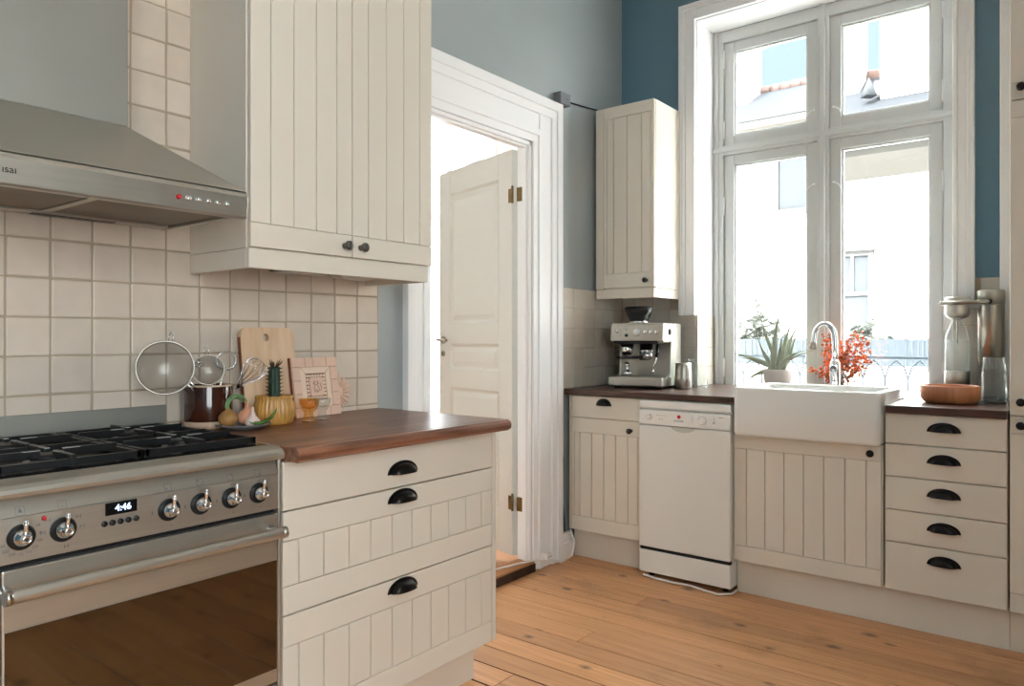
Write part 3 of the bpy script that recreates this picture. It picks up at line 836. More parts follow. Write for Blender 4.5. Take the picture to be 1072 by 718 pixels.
# dishwasher
t = thing('dishwasher', 'slim white freestanding dishwasher between corner cabinet and sink unit', 'dishwasher', (-1.684, RF-.028, 0), 0)
DWW = .446
box(.002, DWW-.002, .03, .56, .025, .836).build('body', APPL, t, bevel=.002)
for x in (.03, DWW-.05):
    for y in (.05, .5): MB().cyl((x+.01, y, 0), .014, .026, 'Z', 12).build('foot', BLACKP, t)
box(0, DWW, .004, .04, .797, .833).build('top_edge', APPLP, t, bevel=.004)
cp = box(0, DWW, -.002, .03, .700+.02, .789).build('control_panel', APPLP, t, bevel=.004)
dd = box(0, DWW, -.002, .03, .145, .716).build('door', APPL, t, bevel=.005)
box(.004, DWW-.004, .004, .03, .128, .146).build('plinth_gap', DARKGAP, t)
box(0, DWW, 0, .03, .026, .130).build('kickplate', APPL, t, bevel=.003)
m = MB(); n = 14
m.prism([(.225+.058*math.cos(-PI*i/n), .7165+.022*math.sin(-PI*i/n)) for i in range(n+1)], -.0032, -.0015, 'XZ'); m.build('grip_recess', mat('grip_shade_plastic', (196, 194, 186), .6), dd)
MB().lathe([(.013, 0), (.013, -.006), (.011, -.009), (.001, -.0095)], (.056, -.002, .757), 22, 'Y').build('power_button', APPLP, cp)
MB().lathe([(.021, 0), (.021, -.004), (.017, -.014), (.015, -.016), (.001, -.0165)], (.318, -.002, .757), 28, 'Y').build('program_dial', APPLP, cp)
m = MB()
for i in range(4): m.box(.093+i*.013, .097+i*.013, -.0024, -.0018, .765, .768)
for i in range(2): m.cyl((.108+i*.013, -.0026, .749), .0025, .0008, 'Y', 10)
m.cyl((.034, -.0026, .757), .0015, .0008, 'Y', 8)
m.build('indicator_marks', GREYT, cp)
m = MB()
for z in (.772, .765, .758, .751, .744): m.box(.262, .27, -.0024, -.0018, z, z+.0012)
m.box(.274, .275, -.0024, -.0018, .742, .775)
m.lathe([(.006, -.0024), (.006, -.0018)], (.372, 0, .749), 12, 'Y'); m.box(.371, .373, -.0026, -.0018, .755, .772)
m.build('program_marks', mat('light_grey_print', (178, 178, 178), .6), cp)
MB().lathe([(.0085, -.0032), (.0085, -.0018)], (.205, 0, .765), 20, 'Y').build('logo_mark', REDL, cp)
text('lettering', 'HOOVER', .0118, GREYT, cp, front_mat(.203, -.0024, .745))
box(.392, .416, -.0024, -.0018, .7735, .7755).build('model_mark', GREYT, cp)
# sink cabinet
t = thing('sink_cabinet', 'cream single-door cabinet with vertical planks below the white ceramic sink', 'kitchen cabinet', (-1.236, RF, 0))
m = MB(); m.box(.001, .598, .02, .565, .152, .704); 
m.build('body', CREAM, t, bevel=.001)
d = plank_front(.590, .153, .702, [.056, .137, .217, .297, .377, .458, .537], .066, .058, 0, .003).build('door', CREAM, t, bevel=.0018); d.location.y = .02
round_knob(d, .558, .674, .0145)
box(.0, .604, .05, .066, 0, .151).build('plinth', CREAM, t)
# drawer stack
t = thing('drawer_unit', 'cream base unit with a stack of five drawers under the wooden bowl', 'kitchen cabinet', (-.632, RF, 0))
m = MB(); m.box(.001, .400, .02, .565, .152, .836); m.build('body', CREAM, t, bevel=.001)
for z0, z1 in ((.7205, .836), (.5945, .7165), (.467, .5905), (.342, .463), (.155, .338)):
    d = flat_front(.394, z0, z1, .004).build('drawer', CREAM, t, bevel=.0022); d.location.y = .02
    cup_handle(d, .202, {0: 0}.get(9, z1-.062), .112)
box(0, .402, .05, .066, 0, .151).build('plinth', CREAM, t)
# tall cabinet
t = thing('tall_cabinet', 'tall cream larder cabinet with stacked doors at the right edge', 'kitchen cabinet', (-.2285, RF, 0))
m = MB(); m.box(.001, .60, .02, .52, .152, 2.6); m.build('body', CREAM, t, bevel=.001)
for z0, z1, kz in ((.155, .846, .818), (.852, 1.962, .90), (1.968, 2.6, 2.005)):
    d = plank_front(.594, z0, z1, [.09, .17, .25, .33, .41, .49], .058 if z0 != .155 else .066, .058, .0, .003).build('door', CREAM, t, bevel=.0018); d.location.y = .02
    round_knob(d, .036, kz, .0145)
box(0, .602, .05, .066, 0, .151).build('plinth', CREAM, t)

# wall cabinet in the corner
t = thing('wall_cabinet', 'narrow cream single-door wall cabinet hanging above the espresso machine', 'kitchen cabinet', (-2.1, 3.40, 0))
m = MB(); m.box(.0, .348, .02, .315, 1.386, 2.352); m.build('body', CREAM, t, bevel=.001)
box(.0, .048, .0, .02, 1.386, 2.352).build('filler_strip', CREAM, t, bevel=.002)
d = plank_front(.297, 1.390, 2.352, [.058, .14, .226], .075, .06, .018, .0505).build('door', CREAM, t, bevel=.0018); d.location.y = .02
round_knob(d, .305, 1.423, .0135)
m = MB(); m.box(.0, .344, .006, .024, 1.335, 1.385); m.box(.326, .344, .024, .312, 1.335, 1.385); m.build('pelmet', CREAM, t, bevel=.002)

# right worktop with a cut-out for the sink
wt = thing('worktop', 'dark wooden worktop along the window, cut around the white sink', 'worktop', (-1.2, 3.4, .838))
def wtb(mb, name, **k):
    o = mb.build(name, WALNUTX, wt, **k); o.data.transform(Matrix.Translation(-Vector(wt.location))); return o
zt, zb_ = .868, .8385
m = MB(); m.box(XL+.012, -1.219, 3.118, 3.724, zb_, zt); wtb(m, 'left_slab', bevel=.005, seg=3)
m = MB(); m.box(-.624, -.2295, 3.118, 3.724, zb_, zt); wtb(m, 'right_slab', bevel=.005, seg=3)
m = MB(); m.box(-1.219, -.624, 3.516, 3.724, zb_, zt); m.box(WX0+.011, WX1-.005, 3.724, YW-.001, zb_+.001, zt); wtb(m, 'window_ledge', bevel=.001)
m = MB(); m.box(-.2285, -.06, 3.668, 3.67, zb_, zt)

# ------------------------------------------------------------------ sink
sk = thing('sink', 'white ceramic apron-front sink set into the worktop under the window', 'sink', (-1.2155, 3.085, .7065))
SW, SD, SH = .580, .428, .2085
m = MB()
r = .022
o1 = rrect(0, SW, 0, SD, r, 5); inn = rrect(.028, SW-.028, .045, SD-.05, .03, 5)
inn2 = rrect(.05, SW-.05, .065, SD-.07, .04, 5)
def ring(o, z): return [(a, b, z) for a, b in o]
def inset(o, d): cx, cy = SW/2, SD/2; return [(cx+(a-cx)*(1-2*d/SW), cy+(b-cy)*(1-2*d/SD)) for a, b in o]
m.rings([ring(inset(o1, .012), 0), ring(inset(o1, .003), .004), ring(o1, .014), ring(o1, SH-.010), ring(inset(o1, .003), SH-.003), ring(inset(o1, .010), SH),
         ring(inset(inn, -.006), SH), ring(inn, SH-.006), ring(inn2, .05), ring(inset(inn2, .03), .036)], True, True, True, True)
m.build('basin', WHITEC, sk)
MB().lathe([(.04, .036), (.04, .039), (.03, .0385), (.028, .034)], (SW/2, SD/2, 0), 24).build('drain', CHROME, sk)

# ------------------------------------------------------------------ faucet
fc = thing('faucet', 'chrome gooseneck mixer tap standing behind the white sink', 'tap', (-.930, 3.60, .868))
m = MB(); m.lathe([(.027, 0), (.027, .006), (.022, .012), (.0205, .05), (.023, .09), (.023, .135), (.019, .150), (.013, .157)], (0, 0, 0), 28); m.build('body', CHROME, fc)
m = MB()
pts = [(0, 0, .15), (0, 0, .21), (-.002, 0, .255)]
for i in range(1, 13):
    a = PI*i/12*.97
    pts.append((-.045+.043*math.cos(a), -.01*i/12, .262+.062*math.sin(a)))
pts += [(pts[-1][0]-.003, -.012, .242), (pts[-1][0]-.005, -.013, .222)]
m.tube(pts, [.0125]*3+[.012]*12+[.012, .012], 16)
m.build('spout', CHROME, fc)
m = MB(); m.lathe([(.0145, 0), (.0145, .03), (.012, .034)], (pts[-1][0], pts[-1][1], .205), 18); m.build('spray_head', NICKEL, fc)
m = MB(); m.lathe([(.016, 0), (.018, -.012), (.014, -.02)], (0, -.016, .118), 18, 'Y'); m.tube([(0, -.036, .118), (.004, -.04, .09), (.006, -.044, .06)], [.006, .0055, .0065], 10); m.build('lever', CHROME, fc)

# ------------------------------------------------------------------ espresso machine
em = thing('espresso_machine', 'stainless espresso machine with bean hopper in the tiled corner', 'coffee machine', (-1.845, 3.50, .868), math.radians(9))
EW = .14
m = MB()
m.box(-EW, EW, .02, .15, .012, .335)                                   # rear tower
m.box(-EW, EW, -.155, .02, .235, .335)                                 # overhanging head
m.build('casing', STEEL, em, bevel=.008, seg=3)
for s in (-1, 1):
    m = MB(); out = [(-.12, .012), (.02, .012), (.02, .25), (-.02, .25), (-.03, .21), (-.045, .075), (-.12, .055)]
    m.prism(out, s*EW-(.01 if s > 0 else 0), s*EW+(.0 if s > 0 else .01), 'YZ'); m.build('side_cheek', STEEL, em, bevel=.002)
m = MB()
m.hexa([(-EW, -.172, .243), (EW, -.172, .243), (EW, -.15, .243), (-EW, -.15, .243)], [(-EW, -.160, .325), (EW, -.160, .325), (EW, -.15, .325), (-EW, -.15, .325)])
cpn = m.build('control_panel', STEEL, em, bevel=.006, seg=3)
m = MB(); m.box(-EW+.012, EW-.03, -.165, -.02, .228, .243); m.build('head_underside', BLACKP, em, bevel=.004)
def fy(z): return -.172+.012*(z-.243)/.082-.0005
for x, z, r in ((-.105, .292, .0095), (.045, .288, .0095), (.075, .288, .0095), (.105, .288, .0095), (-.055, .303, .006)):
    MB().lathe([(r*1.15, .001), (r*1.15, -.002), (r, -.004), (r*.8, -.006), (.001, -.0062)], (x, fy(z), z), 18, 'Y').build('button', CHROME, cpn)
MB().lathe([(.021, .001), (.021, -.003), (.018, -.005), (.001, -.0052)], (0, fy(.286), .286), 26, 'Y').build('pressure_gauge', CHROME, cpn)
m = MB(); m.lathe([(.0165, -.0052), (.0165, -.0058), (.001, -.0059)], (0, fy(.286), .286), 24, 'Y'); m.build('gauge_dial', WHITEC, cpn)
MB().lathe([(.008, .001), (.008, -.008), (.001, -.009)], (-.052, fy(.272), .272), 16, 'Y').build('grind_dial', BLACKP, cpn)
m = MB()
for z in (.27, .28, .29, .30): m.box(-.088, -.084, fy(z)-.0006, fy(z)+.001, z-.002, z+.002)
m.build('panel_marks', GREYT, cpn)
# hopper
m = MB(); m.lathe([(.045, .335), (.048, .342), (.046, .348), (.06, .368), (.072, .398), (.074, .41)], (-.045, .0, 0), 32, cap1=False)
m.build('bean_hopper', mat('smoked_plastic', (40, 40, 42), .12, trans=.35), em)
m = MB(); m.lathe([(.075, .41), (.076, .418), (.070, .424), (.02, .426)], (-.045, 0, 0), 32); m.build('hopper_lid', BLACKP, em)
m = MB(); m.lathe([(.05, .335), (.05, .345), (.047, .349)], (-.045, 0, 0), 32); m.build('hopper_collar', CHROME, em)
# group head & portafilter
m = MB(); m.lathe([(.034, .228), (.034, .20), (.038, .198), (.038, .185)], (.025, -.085, 0), 28); m.build('group_head', CHROME, em)
pf = MB(); pf.lathe([(.036, .185), (.036, .160), (.028, .150), (.012, .142)], (.025, -.085, 0), 28); pf = pf.build('portafilter', CHROME, em)
m = MB(); m.tube([(.025, -.12, .172), (.035, -.17, .168), (.045, -.225, .160)], [.008, .011, .013], 12); m.build('portafilter_handle', BLACKP, pf)
# grinder cradle
m = MB(); m.lathe([(.036, .228), (.036, .188), (.03, .18), (.02, .17)], (-.075, -.10, 0), 24); m.build('grinder_outlet', CHROME, em)
m = MB(); m.box(-.118, -.03, -.15, -.04, .150, .164); m.build('grinder_cradle', BLACKP, em, bevel=.003)
m = MB(); m.tube([(.085, -.09, .232), (.092, -.10, .19), (.085, -.12, .14), (.075, -.13, .09)], .005, 10); m.sphere((.075, -.13, .088), .007, .007, .009, 10, 6); m.build('steam_wand', CHROME, em)
m = MB(); m.tube([(.086, -.095, .21), (.091, -.103, .185), (.087, -.115, .16)], .008, 10); m.build('wand_grip', BLACKP, em)
tr = MB(); tr.box(-EW-.005, EW+.003, -.19, -.02, .012, .058); tr = tr.build('drip_tray', STEEL, em, bevel=.008, seg=3)
m = MB()
for i in range(14): m.box(-EW+.012+i*.0188, -EW+.022+i*.0188, -.18, -.03, .058, .0605)
m.box(-EW+.008, EW-.008, -.182, -.176, .058, .0605); m.box(-EW+.008, EW-.008, -.034, -.028, .058, .0605)
m.build('drip_grid', NICKEL, tr)
for x in (-.11, .11):
    for y in (-.15, .12): MB().cyl((x, y, 0), .014, .013, 'Z', 14).build('foot', BLACKP, em)
m = MB(); m.lathe([(.016, 0), (.016, .004), (.003, .005)], (EW, -.06, .29), 20, 'X'); m.build('steam_dial', BLACKM, em)
m = MB(); m.box(-.118, .118, .1505, .185, .06, .33); m.build('water_tank', mat('tank_grey_plastic', (70, 72, 76), .15, trans=.3), em, bevel=.006)
MB().lathe([(.026, .061), (.026, .083), (.012, .089), (.009, .101), (.015, .116), (.014, .127), (.004, .131)], (-.075, -.10, 0), n=24).build('tamper', CHROME, em)

# milk jug + ribbed glass behind it
t = thing('milk_jug', 'small brushed steel milk jug on the worktop right of the espresso machine', 'jug', (-1.640, 3.50, .868))
MB().lathe([(.041, 0), (.044, .003), (.0435, .06), (.041, .10), (.0415, .132), (.0395, .132), (.039, .10), (.041, .06), (.041, .006), (.003, .005)], n=32, cap1=False).build('body', STEEL, t)
m = MB(); m.tube([(.0, .042, .112), (.0, .068, .108), (0, .076, .085), (0, .07, .045), (0, .043, .03)], .0042, 10); m.build('handle', STEEL, t)
def ribbed_tumbler(name, label, loc, r0, r1, h, flip=False, group=None, nr=20):
    t = thing(name, label, 'glass', loc, 0, group)
    m = MB()
    pr = [(r0, 0), (r0*1.02, .004), (r0+(r1-r0)*.5, h*.5), (r1, h), (r1-.003, h), (r0+(r1-r0)*.5-.003, h*.5), (r0-.003, .009), (.002, .008)]
    if flip: pr = [(r, h-z) for r, z in pr]
    m.lathe(pr, n=nr*4, rib=.11, nrib=nr, cap1=False); m.build('ribbed_bowl', THING, t)
    return t
ribbed_tumbler('glass_tumbler', 'upturned ribbed clear glass behind the steel milk jug', (-1.625, 3.640, .868), .042, .050, .15, True)

# ------------------------------------------------------------------ soda maker, bowl, glasses
sm = thing('soda_maker', 'brushed steel soda maker with a clear bottle in the right corner', 'soda maker', (-.385, 3.63, .868), 0)
m = MB(); m.prism(rrect(-.105, .085, -.055, .075, .03), 0, .018, 'XY'); m.build('base', BLACKP, sm, bevel=.003)
m = MB(); m.lathe([(.049, .018), (.049, .39), (.049, .40)], (.058, .018, 0), 36); m.build('column', NICKEL, sm)
m = MB(); m.lathe([(.0495, .40), (.0495, .452), (.046, .458), (.004, .459)], (.058, .018, 0), 36); m.build('column_cap', STEELH, sm)
m = MB(); m.box(-.06, .05, -.012, .03, .378, .418); m.build('arm', STEEL, sm, bevel=.006, seg=3)
m = MB(); m.lathe([(.02, .338), (.038, .345), (.045, .356), (.047, .366), (.047, .425), (.043, .432), (.004, .433)], (-.062, .005, 0), 32); m.build('carbonating_head', STEEL, sm)
m = MB(); m.tube([(-.115, -.046, .405), (-.06, -.052, .406), (.0, -.05, .407), (.05, -.04, .408), (.058, -.033, .409)], .0085, 12); m.sphere((-.115, -.046, .405), .0088, .0088, .0088, 12, 8); m.build('lever', NICKEL, sm)
MB().lathe([(.010, 0), (.010, -.006), (.001, -.007)], (.058, -.035, .409), 14, 'Y').build('lever_pivot', BLACKP, sm)
bt = MB(); bt.lathe([(.046, .115), (.0465, .14), (.046, .235), (.044, .262), (.034, .295), (.022, .325), (.018, .345)], (-.062, .005, 0), 32, cap1=False); bt = bt.build('bottle', THING, sm)
m = MB(); m.lathe([(.043, .058), (.0475, .062), (.0475, .115), (.046, .118)], (-.062, .005, 0), 32); m.build('bottle_base', STEEL, bt)
m = MB(); m.lathe([(.0445, .118), (.0445, .25), (.03, .252)], (-.062, .005, 0), 28); m.build('water', thin_glass('water_in_bottle', (250, 252, 252), haze=.22), bt)
MB().tube([(-.062, .005, .335), (-.062, .005, .235)], .003, 8).build('nozzle', NICKEL, sm)

wb = thing('wooden_bowl', 'octagonal cherry wood bowl on the worktop beside the sink', 'bowl', (-.440, 3.375, .868), .28)
m = MB(); n = 8
def oc(r, z, n=40):
    out = []
    for i in range(n):
        t = 2*PI*i/n
        k = math.cos(PI/8)/math.cos(((t+PI/8) % (PI/4))-PI/8)
        k = .35+.65*k
        out.append((r*k*math.cos(t), r*k*math.sin(t), z))
    return out
m.rings([oc(.085, 0), oc(.097, .006), oc(.107, .02), oc(.108, .066), oc(.105, .070), oc(.095, .070), oc(.091, .064), oc(.085, .016), oc(.04, .012)], True, True, True, True)
m.build('bowl_body', BOWLW, wb, bevel=.001)
g1 = ribbed_tumbler('glass_tumbler', 'lower of two stacked ribbed clear glasses beside the tall cabinet', (-.300, 3.46, .868), .041, .038, .125, False, 'stacked ribbed glasses', 22)
g2 = ribbed_tumbler('glass_tumbler', 'upper of two stacked ribbed clear glasses beside the tall cabinet', (-.300, 3.46, .9935), .037, .033, .055, False, 'stacked ribbed glasses', 22)

# ------------------------------------------------------------------ aloe plant
al = thing('aloe_plant', 'spiky grey-green aloe in a white pot on the window ledge', 'potted plant', (-1.265, 3.815, .868))
m = MB(); m.lathe([(.058, 0), (.062, .004), (.073, .092), (.075, .098), (.071, .098), (.067, .09), (.06, .08)], n=36, cap1=False); pot = m.build('pot', POTC, al)
m = MB(); m.lathe([(.066, .082), (.04, .086), (.002, .088)], n=24); m.build('soil', SOIL, al)
def leaf(base, tip, bend, w, th):
    b, t = Vector(base), Vector(tip); mid = (b+t)/2+Vector(bend)
    m = MB(); rings = []; n = 12
    for i in range(n+1):
        s = i/n
        p = b*(1-s)**2+mid*2*s*(1-s)+t*s*s
        tg = ((mid-b)*(1-s)+(t-mid)*s).normalized()
        side = tg.cross(Vector((0, 1, .05))).normalized(); nm = side.cross(tg).normalized()
        ww = w*(1-s**1.5)*(.8+.4*math.sin(PI*min(1, s*1.6)))+.0006
        tt = th*(1-s)+.0005
        rings.append([tuple(p-side*ww), tuple(p-side*ww*.5-nm*tt*.8), tuple(p-nm*tt), tuple(p+side*ww*.5-nm*tt*.8), tuple(p+side*ww), tuple(p+side*ww*.4+nm*tt*.15), tuple(p-side*ww*.4+nm*tt*.15)])
    m.rings(rings)
    return m
# tips from the picture plane of the ledge: x offset from pot centre, height above the ledge
LV = [(-.088, .372, -.03, (-.05, 0, .0), .011), (.02, .37, .01, (-.02, 0, .02), .014), (-.215, .168, -.04, (-.05, 0, .04), .012), (-.20, .145, .02, (-.04, 0, .04), .010),
      (-.145, .02, -.09, (-.02, 0, .05), .013), (.09, .315, -.01, (-.01, 0, .03), .012), (.115, .285, .03, (-.02, 0, .03), .012), (.11, .25, -.04, (.01, 0, -.02), .011),
      (.09, .272, .0, (.0, 0, -.01), .010), (.155, .185, -.03, (-.02, 0, .05), .011), (.185, .19, .02, (-.04, 0, .02), .010), (-.102, .24, -.01, (-.035, 0, -.02), .010), (.04, .235, -.05, (.0, 0, .02), .012)]
rl = random.Random(2)
for x, z, y, bd, w in LV:
    leaf((rl.uniform(-.02, .03), rl.uniform(-.02, .02), .086), (x, y, z*(1.2 if z > .2 else 1.05)), bd, w*1.1, .006).build('leaf', ALOE, al)

# ------------------------------------------------------------------ orange berry sprig in a vase
bv = thing('berry_sprig', 'bunch of orange berry twigs in a clear vase behind the tap', 'flowers', (-.95, 3.79, .868))
m = MB(); m.lathe([(.030, 0), (.034, .003), (.036, .06), (.03, .10), (.031, .108), (.028, .108), (.033, .06), (.031, .008), (.002, .007)], n=28, cap1=False); m.build('vase', THING, bv)
def spray(tips, seed, nleaf):
    r = random.Random(seed); m = MB(); st = MB()
    for tx, ty, tz, wob in tips:
        b = Vector((r.uniform(-.01, .01), r.uniform(-.01, .01), .02)); t = Vector((tx, ty, tz)); mid = Vector((tx*.25, ty*.3, tz*.62))
        pts = [b*(1-s)**2+mid*2*s*(1-s)+t*s*s for s in [i/10 for i in range(11)]]
        st.tube([tuple(p) for p in pts], .0013, 5)
        for _ in range(nleaf):
            k = r.uniform(.42, 1.0); p = b*(1-k)**2+mid*2*k*(1-k)+t*k*k
            q = p+Vector((r.gauss(0, wob), r.gauss(0, wob*.8), r.gauss(0, wob)))
            st.tube([tuple(p), tuple(q)], .0006, 4)
            s = r.uniform(.0055, .0095)
            R = Matrix.Rotation(r.uniform(0, 6.28), 4, Vector((r.uniform(-1, 1), r.uniform(-1, 1), r.uniform(-1, 1))).normalized())
            m.T = Matrix.Translation(q) @ R
            m.sphere((0, 0, 0), s*1.15, s, s*.55, 7, 5)
            m.T = Matrix.Identity(4)
    return m, st
for i, tips in enumerate(([(-.085, -.01, .265, .016), (-.10, .02, .20, .014), (-.05, -.03, .275, .016), (-.085, .0, .14, .016), (-.06, -.02, .09, .016)],
                          [(.10, .0, .262, .017), (.125, .02, .215, .015), (.06, -.02, .272, .016), (.11, .01, .15, .016), (.085, -.02, .105, .014)],
                          [(.0, .0, .225, .018), (-.035, .02, .19, .018), (.03, -.01, .20, .018), (-.135, -.03, .105, .010)])):
    a, b = spray(tips, 20+i, 36)
    a.build('berries', BERRY, bv); b.build('twig', TWIG, bv)

# ------------------------------------------------------------------ things on the left worktop
ZT = .862
ck = thing('utensil_crock', 'brown glazed stoneware crock holding whisks and sieves against the tiles', 'utensil pot', (-2.045, 1.150, ZT))
m = MB(); m.lathe([(.068, .022), (.0685, .03), (.0685, .122), (.0675, .126), (.064, .126), (.063, .12), (.063, .02), (.003, .018)], n=40, cap1=False); m.build('glazed_body', BROWNG, ck)
m = MB(); m.lathe([(.062, 0), (.066, .003), (.068, .022)], n=40); m.build('bare_base', STONEW, ck)
m = MB(); m.lathe([(.0685, .122), (.0685, .1275), (.064, .1275), (.064, .122)], n=40, cap0=False, cap1=False); m.build('rim', STONEW, ck)
def sieve(name, label, c, r, nrm, handle, hooks, depth):
    t = thing(name, label, 'sieve', c, 0, 'wire sieves in the crock')
    n = Vector(nrm).normalized(); u = n.cross(Vector((0, 0, 1))).normalized(); v = u.cross(n).normalized()
    def P(a, rr, d=0): return tuple(u*rr*math.cos(a)+v*rr*math.sin(a)+n*d)
    m = MB(); N = 40
    m.tube([P(2*PI*i/N, r) for i in range(N)], r*.03+.0007, 10, True)
    m.tube([P(2*PI*i/N, r*.97, -.004) for i in range(N)], r*.02+.0005, 8, True)
    m.build('rim', NICKEL, t)
    m = MB(); rings = []
    for j in range(8):
        a = PI/2*j/7
        rings.append([P(2*PI*i/N, r*.96*max(math.cos(a), .03), -depth*math.sin(a)) for i in range(N)])
    m.rings(rings, True, False, True); m.build('wire_mesh', WMESH, t)
    m = MB()
    hp = [Vector(p)-Vector(c) for p in handle]
    d = (hp[1]-hp[0]).normalized(); sd = d.cross(n).normalized()*.005
    m.tube([tuple(p+sd) for p in hp], .0022, 8); m.tube([tuple(p-sd) for p in hp], .0022, 8)
    m.build('handle', CHROME, t)
    for a in hooks:
        a = math.radians(a)
        m = MB(); k = .006
        q = [(a-.09, r), (a-.10, r+.012), (a-.05, r+.024), (a+.05, r+.024), (a+.10, r+.012), (a+.09, r)]
        q = [P(a+(aa-a)*.05/r, rr) for aa, rr in q]
        m.tube(q, .0016, 6); m.build('hook', CHROME, t)
    return t
WMESH = wire_mesh('sieve_wire_mesh', cover=.34)
cn = Vector((.86, -.42, .05))
sieve('sieve', 'large round wire sieve sticking out left of the brown crock', (-2.0, 1.0, 1.044), .073, cn, [(-2.005, 1.066, 1.004), (-2.02, 1.11, .96), (-2.03, 1.16, .905)], [100, 175], .055)
sieve('sieve', 'small round wire sieve standing upright in the brown crock', (-2.04, 1.148, 1.032), .044, cn, [(-2.035, 1.16, .990), (-2.04, 1.165, .95), (-2.045, 1.165, .90)], [85], .03)
# coil whisk
t = thing('whisk', 'flat coil whisk with looped head in the brown crock', 'whisk', (-2.06, 1.178, .90), 0, 'whisks in the crock')
m = MB(); h = Vector((.02, .027, .158)); N = 60
m.tube([(0, .0, 0), (.008, .012, .07), (.016, .022, .135)], .0025, 8); m.build('handle', CHROME, t)
m = MB(); R = .026
ringp = []
for i in range(120):
    a = 2*PI*i/120; b = 2*PI*i*18/120
    rr = R+.0045*math.cos(b)
    ringp.append((h.x+.35*rr*math.cos(a)+.003*math.sin(b), h.y+rr*math.cos(a), h.z+rr*math.sin(a)+.0*math.sin(b)))
m.tube(ringp, .0011, 5, True); m.tube([(h.x+.35*R*math.cos(2*PI*i/40), h.y+R*math.cos(2*PI*i/40), h.z+R*math.sin(2*PI*i/40)) for i in range(40)], .0016, 6, True)
m.build('coil_head', CHROME, t)
# balloon whisk
t = thing('whisk', 'balloon whisk leaning out right of the brown crock', 'whisk', (-2.04, 1.155, .895), 0, 'whisks in the crock')
hd0 = Vector((0, 0, 0)); dirw = Vector((.06, .125, .155)).normalized()
m = MB(); m.tube([tuple(dirw*0), tuple(dirw*.10)], .0045, 10); m.build('handle', CHROME, t)
m = MB()
u = dirw.cross(Vector((1, 0, 0))).normalized(); v = dirw.cross(u).normalized()
for k in range(6):
    a = PI*k/6; e = u*math.cos(a)+v*math.sin(a); L = []
    for i in range(17):
        s = i/16*PI
        rad = .030*math.sin(s)**.8 if 0 < i < 16 else 0
        # loop out one side over the top and back
    for i in range(25):
        s = -1+2*i/24
        rad = .034*(1-abs(abs(s)-.42)/.58)**.6 if abs(abs(s)-.42) < .58 else 0
        ax = .10+.115*math.cos(s*PI/2)**.7 if abs(s) < 1 else .10
        L.append(tuple(dirw*ax+e*(.034*math.sin(s*PI)*1.0)))
    m.tube(L, .0011, 5)
m.build('wire_head', CHROME, t)

# chopping board leaning on the tiles
cb = thing('chopping_board', 'pale beech chopping board with a round hole leaning on the tiles', 'chopping board', (-2.062, 1.384, ZT), PI/2)
m = MB(); hole = [(.0+.0115*math.cos(2*PI*i/20)-.008, .268+.0115*math.sin(2*PI*i/20)) for i in range(20)]
m.prism(rrect(-.098, .098, 0, .300, .026, 6), 0, .016, 'XZ', hole)
o = m.build('board', BEECH, cb, bevel=.002)
o.rotation_euler = (-math.radians(7.2), 0, 0)
m = MB(); m.prism(rrect(-.0992, -.0972, .03, .27, .0009, 2), .001, .015, 'XZ'); e = m.build('worn_edge', BEECHD, cb); e.rotation_euler = o.rotation_euler

# plaque made of wood pieces, with a small line drawing
pq = thing('wooden_plaque', 'square pale wooden plaque of fitted pieces leaning on the tiles', 'ornament', (-2.045, 1.545, ZT), PI/2+.06)
tilt = (-math.radians(9), 0, 0)
def pqb(m, name, mt, **k):
    o = m.build(name, mt, pq, **k); o.rotation_euler = tilt; return o
S = .096; H2 = .2
m = MB(); m.box(-S, S, 0, .010, 0, H2); pqb(m, 'backing', INK)
m = MB(); bw_ = .033; r_ = random.Random(4)
for z0 in (0, H2-bw_):
    xs = [-S, -S+.055, -.008, .05, S]
    for a, b in zip(xs, xs[1:]): m.box(a+.0006, b-.0006, -.008, .0, z0+.0006, z0+bw_-.0006)
for x0 in (-S, S-bw_):
    zs = [bw_, .078, .122, H2-bw_]
    for a, b in zip(zs, zs[1:]): m.box(x0+.0006, x0+bw_-.0006, -.008, 0, a+.0006, b-.0006)
pqb(m, 'border_pieces', BEECHP, bevel=.0012)
a0, a1 = S-bw_, .042; zc = H2/2; b0, b1 = zc-bw_, .045
m = MB()
def quad(pts): m.hexa([(pts[0][0], -.0065, pts[0][1]), (pts[1][0], -.0065, pts[1][1]), (pts[1][0], 0, pts[1][1]), (pts[0][0], 0, pts[0][1])],
                      [(pts[3][0], -.0065, pts[3][1]), (pts[2][0], -.0065, pts[2][1]), (pts[2][0], 0, pts[2][1]), (pts[3][0], 0, pts[3][1])])
g_ = .0007
for sx in (1,):
    quad([(-a0+g_, zc-b0), (a0-g_, zc-b0), (a1, zc-b1-g_), (-a1, zc-b1-g_)])
    quad([(-a1, zc+b1+g_), (a1, zc+b1+g_), (a0-g_, zc+b0), (-a0+g_, zc+b0)])
    quad([(-a0, zc-b0+g_), (-a1-g_, zc-b1), (-a1-g_, zc+b1), (-a0, zc+b0-g_)])
    quad([(a1+g_, zc-b1), (a0, zc-b0+g_), (a0, zc+b0-g_), (a1+g_, zc+b1)])
pqb(m, 'mitred_frame', BEECHL, bevel=.001)
m = MB(); q = 7; s_ = .0118
for i in range(q):
    for j in range(q):
        if 0 < i < q-1 and 0 < j < q-1: continue
        x = (i-(q-1)/2)*s_; z = zc+(j-(q-1)/2)*s_*1.05
        m.box(x-.0046, x+.0046, -.0062, 0, z-.0046, z+.0046)
pqb(m, 'mosaic_ring', BEECHL, bevel=.0012)
m = MB(); m.prism(rrect(-.029, .029, zc-.031, zc+.031, .008, 4), -.0085, 0, 'XZ'); pqb(m, 'picture_tile', BEECHP, bevel=.001)
m = MB(); y = -.0088
def ln(p): m.tube([(a, y, zc+b) for a, b in p], .0007, 5)
